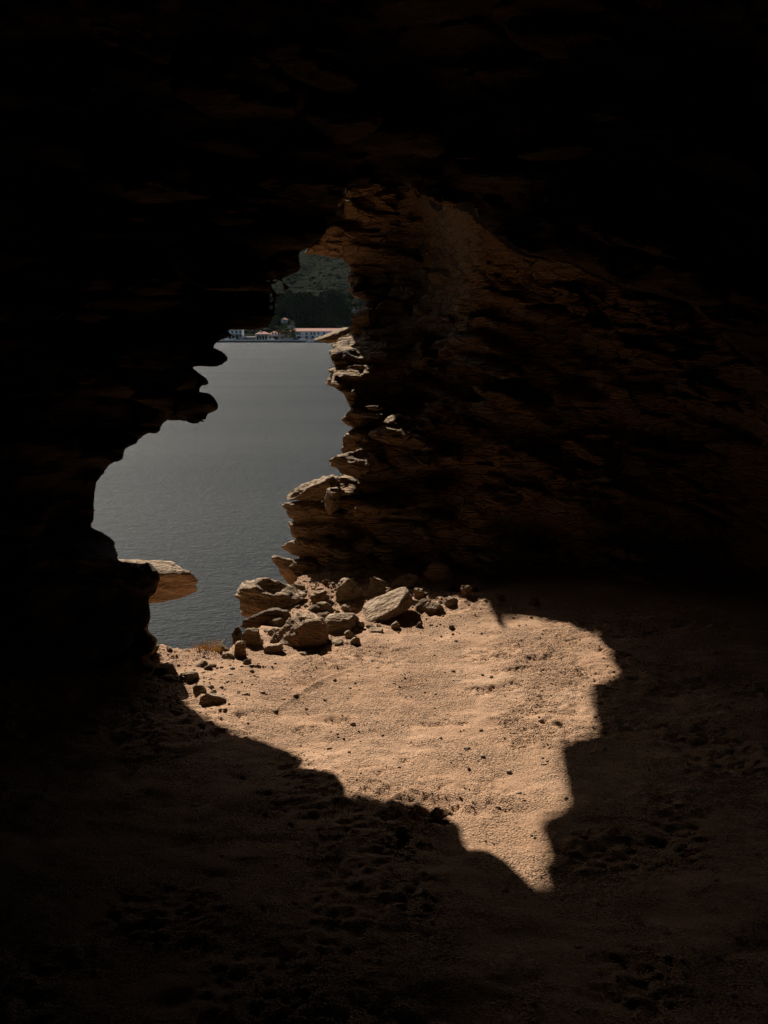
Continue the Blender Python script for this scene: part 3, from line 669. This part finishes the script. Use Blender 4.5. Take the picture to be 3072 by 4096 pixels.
X, Y = np.meshgrid(xs, ys, indexing='ij'); I = np.arange(X.size).reshape(X.shape)
Q = np.stack([I[:-1, :-1], I[1:, :-1], I[1:, 1:], I[:-1, 1:]], -1).reshape(-1, 4)
struct(mesh_from('sea', np.stack([X, Y, X * 0 + SEA], -1).reshape(-1, 3), Q, sea_material()))

# ------------------------------------------------------------------ far shore
def terr(x, y):
    z = np.interp(y, [600, 643, 643.5, 690, 740, 800, 900, 1100, 1500, 2200, 3200], [SEA - 2, SEA - 1.5, SEA + 1.35, SEA + 1.5, -2, 9, 27, 50, 113, 262, 380])
    k = sst(690, 900, y)
    z = z + k * (5 * fbm(x / 90., y / 90., y * 0, 3) + 14 * fbm(x / 300. + 5, y / 300., y * 0 + 2, 2) * sst(900, 1400, y))
    z = z - k * 10 * np.exp(-((x + 95 - (y - 900) * .02) / 22.) ** 2) * sst(850, 1100, y)
    return z
def on_terr(px, py):
    r = ray(px, py); lo = 650.
    for Y in np.arange(650, 2600, 2.):
        p = r * (Y / r[1]); 
        if terr(np.array(p[0]), np.array(Y)) >= EYE + p[2]: return arr(p[0], Y, EYE + p[2])
    return arr(p[0], Y, EYE + p[2])
def hill_material():
    s = NT('hillside')
    a = s.noise(s.mapping((.05, .05, .05)), 1, 6, .7); b = s.noise(s.mapping((.012, .012, .16)), 1, 5, .6, .5); c = s.noise(s.mapping((.25, .25, .25)), 1, 3, .7)
    col = s.ramp(a, [(.35, (.006, .009, .005)), (.5, (.010, .013, .008)), (.62, (.015, .016, .011)), (.75, (.028, .026, .019))])
    col = s.mix(s.ramp(b, [(.40, (0, 0, 0)), (.5, (.7, .7, .7)), (.56, (0, 0, 0))]), col, (.036, .035, .026))
    col = s.mix(s.ramp(c, [(.4, (.8, .8, .8)), (.55, (0, 0, 0))]), col, (.010, .014, .008))
    s.bump(s.math('ADD', c, a), 1., 3.)
    return s.set(1., 0., col)
ys = np.concatenate([[600, 643, 643.5], np.arange(648, 1000, 5), np.arange(1000, 3201, 14)]); xs = np.concatenate([np.arange(-2500, -260, 60), np.arange(-260, 120, 4), np.arange(120, 2501, 60)])
X, Y = np.meshgrid(xs, ys, indexing='ij'); I = np.arange(X.size).reshape(X.shape)
Q = np.stack([I[:-1, :-1], I[1:, :-1], I[1:, 1:], I[:-1, 1:]], -1).reshape(-1, 4)
struct(mesh_from('hillside', np.stack([X, Y, terr(X, Y)], -1).reshape(-1, 3), Q, hill_material()))

class MB:
    def __init__(s): s.V = []; s.F = []
    def box(s, x0, x1, y0, y1, z0, z1):
        b = len(s.V); s.V += [(x, y, z) for z in (z0, z1) for y in (y0, y1) for x in (x0, x1)]
        s.F += [[b + i for i in f] for f in ((0, 2, 3, 1), (4, 5, 7, 6), (0, 1, 5, 4), (2, 6, 7, 3), (0, 4, 6, 2), (1, 3, 7, 5))]; return s
    def face(s, pts): b = len(s.V); s.V += pts; s.F.append(list(range(b, b + len(pts)))); return s
    def hip(s, x0, x1, y0, y1, z, h, inset, e=.35):
        x0 -= e; x1 += e; y0 -= e; y1 += e; ym = (y0 + y1) / 2; a, b = (x0 + inset, ym, z + h), (x1 - inset, ym, z + h)
        c = [(x0, y0, z), (x1, y0, z), (x1, y1, z), (x0, y1, z)]
        s.face([c[0], c[1], b, a]).face([c[1], c[2], b]).face([c[2], c[3], a, b]).face([c[3], c[0], a]).face(c[::-1]); return s
    def cyl(s, x, y, z0, z1, r, n=10, ax='z', r2=None):
        r2 = r if r2 is None else r2; b = len(s.V)
        for k in range(n):
            a = 2 * math.pi * k / n; c, d = math.cos(a), math.sin(a)
            for (zz, rr) in ((z0, r), (z1, r2)): s.V.append((x + rr * c, y + rr * d, zz) if ax == 'z' else (x + rr * c, zz, y + rr * d))
        for k in range(n): s.F.append([b + 2 * k, b + 2 * ((k + 1) % n), b + 2 * ((k + 1) % n) + 1, b + 2 * k + 1])
        s.F.append([b + 2 * k for k in range(n)][::-1]); s.F.append([b + 2 * k + 1 for k in range(n)]); return s
    def build(s, name, mat, parent=None, smooth=False):
        me = bpy.data.meshes.new(name); me.from_pydata(s.V, [], s.F); me.materials.append(mat); me.update()
        bm = bmesh.new(); bm.from_mesh(me); bmesh.ops.recalc_face_normals(bm, faces=bm.faces); bm.to_mesh(me); bm.free()
        if smooth: me.shade_smooth()
        o = bpy.data.objects.new(name, me); COL.objects.link(o)
        if parent: o.parent = parent
        return o
def plain(name, col, rough=.85, spec=.3, var=.12, sc=.8):
    s = NT(name); n = s.noise(s.mapping((1, 1, 1)), sc, 4, .6)
    k = s.ramp(n, [(.3, tuple(c * (1 - var) for c in col)), (.7, tuple(min(1, c * (1 + var)) for c in col))])
    return s.set(rough, spec, k)
M_white = plain('white_plaster', (.62, .61, .58), var=.18, sc=.5); M_cream = plain('cream_plaster', (.52, .42, .33)); M_pink = plain('pink_plaster', (.5, .36, .29))
M_glass = plain('window_shutter', (.035, .06, .10), .4, .5); M_dk = plain('dark_opening', (.03, .03, .03)); M_quay = plain('quay_stone', (.16, .14, .12), var=.4, sc=.3)
M_conc = plain('concrete', (.30, .29, .27)); M_metal = plain('dark_metal', (.04, .04, .045), .5, .5)
def tile_material():
    s = NT('roof_tiles'); w = s.n('ShaderNodeTexWave', Scale=1.6, Distortion=.5); s.l(s.mapping((1, 1, 1)), w.inputs['Vector']); n = s.noise(s.mapping((1, 1, 1)), .9, 4)
    c = s.ramp(n, [(.3, (.28, .11, .065)), (.7, (.44, .20, .125))]); s.bump(w.outputs['Fac'], .6, .1); return s.set(.85, .2, c)
M_tile = tile_material()
MX = 650. / F * 1.0
Q0 = SEA + 1.38
def zof(py, Y): return atY(1536, py, Y)[2]
def building(name, label, xl, xr, ytop, depth, wallm, roof, wins, Y=655., base=None, group='houses along the far waterfront', extra=None, wsize=(1.0, 1.5)):
    """xl, xr, ytop in photograph pixels; wins = list of (px, py) window centres"""
    x0 = atY(xl, 1319, Y)[0]; x1 = atY(xr, 1319, Y)[0]; z1 = zof(ytop, Y); z0 = Q0 if base is None else base
    t = empty(name, ((x0 + x1) / 2, Y, z0)); W = (x1 - x0) / 2; H = z1 - z0
    MB().box(-W, W, 0, depth, 0, H).build('wall', wallm, t)
    if roof[0] == 'hip': rf = MB().hip(-W, W, 0, depth, H + .01, roof[1], roof[2]).build('roof', M_tile, t)
    elif roof[0] == 'long':
        e = .4; rf = MB().hip(-W, W, 0, depth, H + .01, roof[1], 3.).build('roof', M_tile, t)
    elif roof[0] == 'gable':
        m = MB(); a = W + .3; h = roof[1]; D = depth + .3
        m.face([(-a, -.3, H + .01), (0, -.3, H + h), (0, D, H + h), (-a, D, H + .01)]).face([(a, -.3, H + .01), (a, D, H + .01), (0, D, H + h), (0, -.3, H + h)]).face([(-a, -.3, H + .01), (a, -.3, H + .01), (0, -.3, H + h)]).face([(-a, D, H + .01), (0, D, H + h), (a, D, H + .01)])
        rf = m.build('roof', M_tile, t)
    else: rf = MB().box(-W - .15, W + .15, -.15, depth + .15, H + .003, H + .35).build('roof', roof[1], t)
    if len(roof) > 3 and roof[3]: MB().box(-W * .4, -W * .4 + .8, depth * .45, depth * .45 + .8, H + .3, H + roof[1] + .9).build('chimney', M_white, rf)
    for w in wins:
        px, py = w[:2]; ww, wh = w[2:] if len(w) > 2 else wsize
        xx = atY(px, 1319, Y)[0] - t.location[0]; zz = zof(py, Y) - z0
        fr = MB().box(xx - ww / 2 - .12, xx + ww / 2 + .12, -.06, .05, zz - wh / 2 - .12, zz + wh / 2 + .12).build('window', M_white if wallm is not M_white else M_conc, t)
        MB().box(xx - ww / 2, xx + ww / 2, -.10, -.055, zz - wh / 2, zz + wh / 2).build('pane', M_glass, fr)
    if extra: extra(t, W, H, depth)
    tag(t, label, 'building', group)
    return t
def zpx(pts): return [(880 + x / 3.607, 1200 + y / 3.607) for x, y in pts]
# the row on the quay
def low_band(mat, z, dpt=.5):
    def f(t, W, H, D): MB().box(-W, W, -dpt, -.004, z, z + .35).build('string_course', mat, t)
    return f
building('white_house', 'white three storey house partly hidden by the left rock', 862, 968, 1319, 9, M_white, ('flat', M_conc), zpx([(60, 460), (120, 460), (175, 460), (235, 460), (292, 460), (60, 512), (120, 512), (180, 512), (245, 512), (292, 512)]), extra=lambda t, W, H, D: (MB().box(-W, W, -2.2, -.01, 3.3, 3.6).build('awning', M_conc, t), [MB().box(-W + 1 + k * 2.4, -W + 2.6 + k * 2.4, -.12, -.005, 0, 2.6).build('doorway', M_dk, t) for k in range(6)]))
def cafe(t, W, H, D):
    MB().box(-W - .2, W + .2, -3.2, -.16, H - .05, H + .25).build('canopy', M_white, t)
    for k in range(9):
        x = -W + .3 + k * (2 * W - .6) / 8; MB().box(x - .09, x + .09, -3.05, -2.87, 0, H - .05).build('post', M_white, t)
    for k in range(8):
        x = -W + 1 + k * (2 * W - 1) / 8; MB().box(x, x + .7, -.1, -.005, .3, H - .7).build('doorway', M_dk, t)
building('waterfront_cafe', 'low flat waterfront building with white canopy between two white houses', 970, 1020, 1349, 8, M_cream, ('flat', M_white), [], extra=cafe)
def shop(t, W, H, D):
    MB().box(-W, W, -1.4, -.01, 3.0, 3.2).build('awning', M_conc, t)
    for k in range(4): x = -W + .9 + k * (2 * W - 1.2) / 4; MB().box(x, x + 1.2, -.1, -.005, 0, 2.5).build('doorway', M_dk, t)
building('white_house', 'small white two storey house with orange hip roof and three windows', 1021, 1073, 1336, 8.5, M_white, ('hip', 1.5, 3., True), zpx([(557, 516), (610, 516), (661, 516)]), extra=shop)
def balc(t, W, H, D):
    MB().box(-W + 1.8, W - .3, -1.5, -.005, 2.7, 2.85).build('balcony', M_conc, t); MB().box(-W + 1.8, W - .3, -1.55, -1.45, 2.85, 3.7).build('balcony_rail', M_white, t)
    for k in range(3): x = -W + 2.2 + k * 1.8; MB().box(x, x + 1., -.1, -.004, 2.9, 4.9).build('doorway', M_dk, t)
    MB().box(-W + .4, -W + 1.6, -.1, -.004, 0, 2.4).build('door', M_glass, t); MB().box(-W + 2.6, W - 1, -.1, -.004, .2, 2.3).build('doorway', M_dk, t)
building('tiled_house', 'pinkish house with red tiled hip roof and white balcony on the quay', 1074, 1117, 1337, 8, M_pink, ('hip', 1.9, 3.2), [], extra=balc)
building('gabled_house', 'narrow cream house with red gabled roof behind the quay tree', 1118, 1146, 1330, 9, M_cream, ('gable', 1.7), zpx([(885, 480), (915, 480), (885, 540), (915, 540)]))
building('gabled_house', 'low house with red gable squeezed beside the long white building', 1136, 1158, 1337, 6, M_pink, ('gable', 1.3), zpx([(940, 520), (960, 520)]), Y=653)
def longb(t, W, H, D):
    xs_ = [880 + x / 3.607 for x in (1078, 1148, 1252, 1320, 1400)]
    for px in (1178, 1197, 1226, 1250, 1282, 1300): x = atY(px, 1319, 655.)[0] - t.location[0]; MB().box(x - .7, x + .7, -.1, -.004, 0, 2.6).build('doorway', M_dk, t)
    MB().box(-W, W, -.25, -.006, H - .35, H - .02).build('cornice', M_conc, t)
building('long_white_building', 'long white two storey building with long orange tiled roof', 1157, 1372, 1325, 13, M_white, ('long', 1.9, 3.), zpx([(1078, 483), (1117, 483), (1149, 483), (1247, 486), (1316, 484), (1361, 484), (1420, 484), (1500, 484), (1600, 484), (1690, 484), (1078, 545), (1117, 545), (1149, 545), (1247, 548)]), extra=longb)
building('white_annex', 'small white flat roofed annex in front of the long white building', 1218, 1240, 1354, 3, M_white, ('flat', M_conc), [(1226, 1359, .8, .9)], Y=650.5)
building('white_annex', 'tall white annex at the right end of the long building next to the rock slab', 1262, 1282, 1341, 4.5, M_white, ('flat', M_white), [(1272, 1350)], Y=650)
# houses on the slope
def hill_house(name, label, xl, xr, yt, yb, wallm, roof, wins, depth=8, **kw):
    p = on_terr((xl + xr) / 2, yb); return building(name, label, xl, xr, yt, depth, wallm, roof, wins, Y=float(p[1]), base=float(p[2]) - .6, group='houses on the wooded slope', **kw)
hill_house('hillside_house', 'small white house with orange hip roof alone on the lower slope', 1124, 1150, 1278, 1294, M_white, ('hip', 1.6, 2.4), [(1139, 1286)])
hill_house('flat_roofed_shed', 'pale flat roofed building low behind the waterfront roofs', 1133, 1180, 1303, 1316, M_cream, ('flat', M_conc), [])
hill_house('hillside_house', 'white cubic house among the trees high on the right slope', 1358, 1398, 1229, 1241, M_white, ('flat', M_white), [(1370, 1236), (1384, 1236)])
hill_house('hillside_house', 'tiny white block just above the cubic hillside house', 1351, 1371, 1215, 1223, M_white, ('flat', M_white), [(1362, 1219)])
def villa(t, W, H, D): MB().box(-W - 1.2, W * .35, -1.8, -.01, H * .42, H * .42 + .3).build('balcony', M_white, t); MB().box(-W + .4, W * .3, -.1, -.004, .3, H * .38).build('doorway', M_dk, t)
hill_house('hillside_house', 'two storey villa with white balcony beside the right rock', 1407, 1423, 1241, 1262, M_cream, ('flat', M_white), [(1411, 1248), (1418, 1248)], extra=villa)
hill_house('hillside_house', 'white house end just left of the right rock edge', 1430, 1452, 1240, 1254, M_white, ('flat', M_white), [(1438, 1247)])

# quay edge
q = MB(); q.box(-600, 500, 641.2, 643.6, SEA - 1, SEA + 1.25); struct(q.build('quay', M_quay))
q = MB(); q.box(-600, 500, 643.2, 643.9, SEA + 1.3, SEA + 1.75); o = q.build('low_wall', M_white); tag(o, 'long low white wall along the edge of the quay', 'wall')
struct(MB().box(-600, 500, 644.5, 652.5, SEA + 1.2, SEA + 1.372).build('road', plain('asphalt', (.06, .06, .06))))

# cars
def make_car(mat):
    t = empty('parked_car', (0, 0, 0)); m = MB()
    prof = [(-2.1, .35), (-2.15, .75), (-1.95, .95), (-1.15, 1.02), (1.3, 1.05), (1.95, .95), (2.1, .7), (2.1, .35)]
    cab = [(-1.15, 1.0), (-.55, 1.45), (.75, 1.48), (1.4, 1.05)]
    def extr(p, w, name, mt, par):
        k = MB(); n = len(p)
        for s_ in (-w, w): k.V += [(a, s_, b) for a, b in p]
        k.F = [list(range(n)), list(range(n, 2 * n))[::-1]] + [[i, (i + 1) % n, n + (i + 1) % n, n + i] for i in range(n)]; return k.build(name, mt, par)
    b = extr(prof, .85, 'body', mat, t); extr(cab, .72, 'cabin', mat, t); extr([(-1.0, 1.06), (-.52, 1.40), (.70, 1.42), (1.2, 1.08)], .735, 'window', M_glass, t)
    for x in (-1.3, 1.35):
        for y in (-.86, .70):
            w = MB().cyl(x, .33, y, y + .18, .33, 12, 'y').build('wheel', M_metal, t)
    return t
paints = {'white': plain('white_paint', (.75, .75, .75), .3, .5), 'silver': plain('silver_paint', (.4, .41, .42), .3, .6), 'dark': plain('dark_paint', (.03, .035, .05), .3, .5), 'red': plain('red_paint', (.35, .04, .03), .3, .5)}
cars = [(886, 'dark', 'dark car parked at the far left of the quay'), (902, 'white', 'white car parked under the left white house'), (930, 'silver', 'silver car parked in front of the three storey house'), (955, 'dark', 'dark car parked at the right corner of the three storey house'),
        (1085, 'white', 'white car parked below the balcony of the tiled house'), (1156, 'silver', 'silver car parked right of the quay tree'), (1182, 'dark', 'dark car parked at the left end of the long building'), (1205, 'white', 'white car left of the small flat annex'),
        (1254, 'silver', 'silver car between the two annexes'), (1288, 'dark', 'dark car parked just before the rock slab'), (1304, 'white', 'white car half hidden by the rock slab')]
protos = {}
for px, c, lab in cars:
    if c not in protos: t = protos[c] = make_car(paints[c])
    else:
        t = protos[c].copy(); COL.objects.link(t)
        for ch in protos[c].children: d = ch.copy(); COL.objects.link(d); d.parent = t
    t.location = (atY(px, 1319, 648)[0], 648, Q0); tag(t, lab, 'car', 'cars parked along the quay')
def lamp(px, ytop, lab):
    h = zof(ytop, 646) - Q0; t = empty('street_lamp', (atY(px, 1319, 646)[0], 646, Q0))
    MB().cyl(0, 0, 0, h, .11, 8, 'z', .07).build('pole', M_metal, t); MB().box(-.06, .9, -.06, .06, h - .1, h).build('arm', M_metal, t); MB().box(.7, 1.3, -.16, .16, h - .22, h - .1).build('lamp_head', M_conc, t)
    tag(t, lab, 'street lamp', 'street lamps on the quay')
lamp(1130, 1326, 'tall dark street lamp before the narrow gabled house'); lamp(981, 1333, 'thin street lamp beside the cafe canopy')
# small motor boat
b = empty('motor_boat', (atY(1237, 1319, 639)[0], 639, SEA + .05)); m = MB()
sec = [(-2.4, .8, .7), (-1, .95, .7), (1, .85, .75), (2.3, .35, .9), (2.8, .02, 1.0)]
for x, w, h in sec: m.V += [(x, -w, h), (x, -w * .6, 0), (x, w * .6, 0), (x, w, h)]
for i in range(4):
    for j in range(3): a = i * 4 + j; m.F.append([a, a + 4, a + 5, a + 1])
m.F.append([0, 1, 2, 3]); m.build('hull', paints['white'], b); MB().box(-.8, .8, -.5, .5, .5, 1.3).build('cabin', paints['white'], b); MB().box(-.6, .82, -.52, .52, .95, 1.2).build('window', M_glass, b)
tag(b, 'small white motor boat moored at the quay by the flat annex', 'boat')

# trees
def leaf_mat(name, a, b):
    s = NT(name); n = s.noise(s.mapping((1, 1, 1)), .8, 3, .7); return s.set(1., 0., s.ramp(n, [(.35, a), (.7, b)]))
L_scr = leaf_mat('scrub_leaf', (.008, .012, .007), (.017, .021, .012)); L_cyp = leaf_mat('cypress_leaf', (.012, .020, .008), (.03, .042, .018)); L_rnd = leaf_mat('olive_leaf', (.018, .027, .010), (.05, .06, .022)); L_brt = leaf_mat('bright_leaf', (.05, .075, .015), (.11, .15, .035)); L_br = leaf_mat('brown_leaf', (.09, .075, .03), (.16, .13, .06))
M_bark = plain('bark', (.10, .075, .05), var=.3, sc=3)
def tree(name, kind, H, W, lm, seed, n=520):
    rs = np.random.RandomState(seed); t = empty(name, (0, 0, 0))
    k = MB().cyl(0, 0, 0, H * .5, H * .03, 7, 'z', H * .012)
    for j in range(5):
        a = j * 1.3; z0 = H * (.2 + .06 * j); bx, by = math.cos(a) * W * .3, math.sin(a) * W * .3; r = H * .01
        k.face([(r, 0, z0), (-r, 0, z0), (bx, by, z0 + H * .25)]).face([(0, r, z0), (0, -r, z0), (bx, by, z0 + H * .25)])
    k.build('trunk', M_bark, t)
    if kind == 'cypress':
        z = rs.rand(n) ** .9; rad = W / 2 * np.sin(np.clip(z * .93 + .09, 0, 1) * math.pi) ** .6 * np.sqrt(rs.uniform(.3, 1.1, n)); a = rs.uniform(0, 6.28, n)
        C = np.stack([rad * np.cos(a), rad * np.sin(a), H * (.05 + .95 * z)], 1)
    else:
        lobes = rs.normal(size=(9, 3)) * np.array([W * .25, W * .25, H * .12]) + np.array([0, 0, H * .62]); i = rs.randint(0, 9, n)
        d = rs.normal(size=(n, 3)); d /= np.linalg.norm(d, axis=1)[:, None]; C = lobes[i] + d * np.array([W * .24, W * .24, H * .19]) * rs.uniform(.5, 1.1, (n, 1))
    s = H * .035 * rs.uniform(.6, 1.5, n); u = rs.normal(size=(n, 3)); v = rs.normal(size=(n, 3))
    u /= np.linalg.norm(u, axis=1)[:, None]; v -= (u * v).sum(1)[:, None] * u; v /= np.linalg.norm(v, axis=1)[:, None]
    u *= s[:, None]; v *= s[:, None] * .8
    V = np.stack([C - u - v, C + u - v * .7, C + u * .8 + v, C - u * .7 + v], 1).reshape(-1, 3)
    mesh_from('crown', V, np.arange(4 * n).reshape(-1, 4), lm, t, smooth=False); return t
TP = {'c': tree('cypress_tree', 'cypress', 13, 3.2, L_cyp, 1), 'C': tree('cypress_tree', 'cypress', 13, 4.5, L_cyp, 2), 'r': tree('broadleaf_tree', 'r', 9, 9, L_rnd, 3), 'R': tree('broadleaf_tree', 'r', 9, 8, L_cyp, 4), 'b': tree('broadleaf_tree', 'r', 8, 8, L_brt, 5), 'w': tree('quay_tree', 'r', 8, 8, L_br, 6)}
used = set()
def put(kind, P, H, label, group, rz):
    src = TP[kind]; s = H / {'c': 13, 'C': 13, 'r': 9, 'R': 9, 'b': 8, 'w': 8}[kind]
    if kind not in used: t = src; used.add(kind)
    else:
        t = src.copy(); COL.objects.link(t)
        for ch in src.children: d = ch.copy(); COL.objects.link(d); d.parent = t
    t.location = P; t.scale = (s, s, s); t.rotation_euler = (0, 0, rz); tag(t, label, 'tree', group)
rnd = random.Random(4)
def wood(n, box, kinds, Hm, label, group):
    for i in range(n):
        px = rnd.uniform(box[0], box[2]); py = rnd.uniform(box[1], box[3]); p = on_terr(px, py)
        if any(a < px < b and c < py < d for a, b, c, d in ((1115,1158,1284,1300),(1128,1186,1304,1322),(1345,1405,1220,1254),(1398,1456,1240,1275))): continue
        put(rnd.choice(kinds), (p[0], p[1], p[2] - .5), rnd.uniform(*Hm), label, group, rnd.uniform(0, 6.28))
wood(44, (1190, 1240, 1400, 1318), 'cCccR', (13, 19), 'tall dark cypress in the dense wood above the long white building', 'cypresses in the wood above the waterfront')
wood(20, (1130, 1225, 1400, 1262), 'RrRc', (9, 14), 'dark rounded tree along the upper edge of the wood', 'trees along the upper edge of the wood')
wood(14, (1290, 1195, 1470, 1245), 'brr', (8, 13), 'bright green tree around the white hillside houses', 'green trees around the hillside houses')
wood(18, (1190, 1275, 1385, 1318), 'rrr', (7, 10), 'olive green tree in front of the dark cypresses', 'olive trees in front of the cypresses')
wood(12, (1130, 1215, 1200, 1275), 'rRr', (9, 14), 'rounded tree left of the dense cypress wood', 'trees left of the cypress wood')
wood(22, (1040, 1230, 1140, 1290), 'RRrc', (9, 15), 'dark tree on the slope left of the wood edge', 'trees at the left edge of the wood')
wood(26, (960, 1285, 1200, 1326), 'rRbR', (5, 8), 'low bushy tree on the slope behind the waterfront roofs', 'low trees behind the waterfront roofs')
put('w', (atY(1148, 1319, 647)[0], 647.5, Q0), 8.2, 'bare brownish tree on the quay left of the long white building', None, 1.)
put('b', (atY(1168, 1319, 647)[0], 647.5, Q0), 4.5, 'small green tree on the quay beside the brownish tree', None, 2.)
put('c', (atY(1335, 1319, 660)[0], 672, Q0), 9, 'lone dark cypress behind the right end of the long roof', None, 2.)
# scrub on the upper hill
rs = np.random.RandomState(9); n = 4200; x = rs.uniform(-330, 60, n); y = rs.uniform(860, 1700, n); V, T = ico(1)
z = terr(x, y); sz = rs.uniform(.5, 1., n) * (1 + 2.2 * rs.rand(n) ** 4)
P = V[None] * (1 + rs.uniform(-.35, .35, (n, 12, 1))) * (sz[:, None, None] * np.array([1.3, 1.3, .8])) + np.stack([x, y, z], -1)[:, None, :]
stuff(mesh_from('scrub', P.reshape(-1, 3), (T[None] + (np.arange(n) * 12)[:, None, None]).reshape(-1, 3), L_scr), 'dark low scrub covering the upper hillside', 'scrub')
# the air over the bay
hz = bpy.data.materials.new('haze_air'); hz.use_nodes = True; t_ = hz.node_tree; t_.nodes.clear()
vo_ = t_.nodes.new('ShaderNodeVolumePrincipled'); vo_.inputs['Color'].default_value = (.80, .90, 1, 1); vo_.inputs['Density'].default_value = HAZE; vo_.inputs['Anisotropy'].default_value = 0.
ou_ = t_.nodes.new('ShaderNodeOutputMaterial'); t_.links.new(vo_.outputs[0], ou_.inputs['Volume'])
stuff(MB().box(-2600, 2600, -30, 3300, -11, 430).build('haze', hz))
print('done', time.time() - _t0)
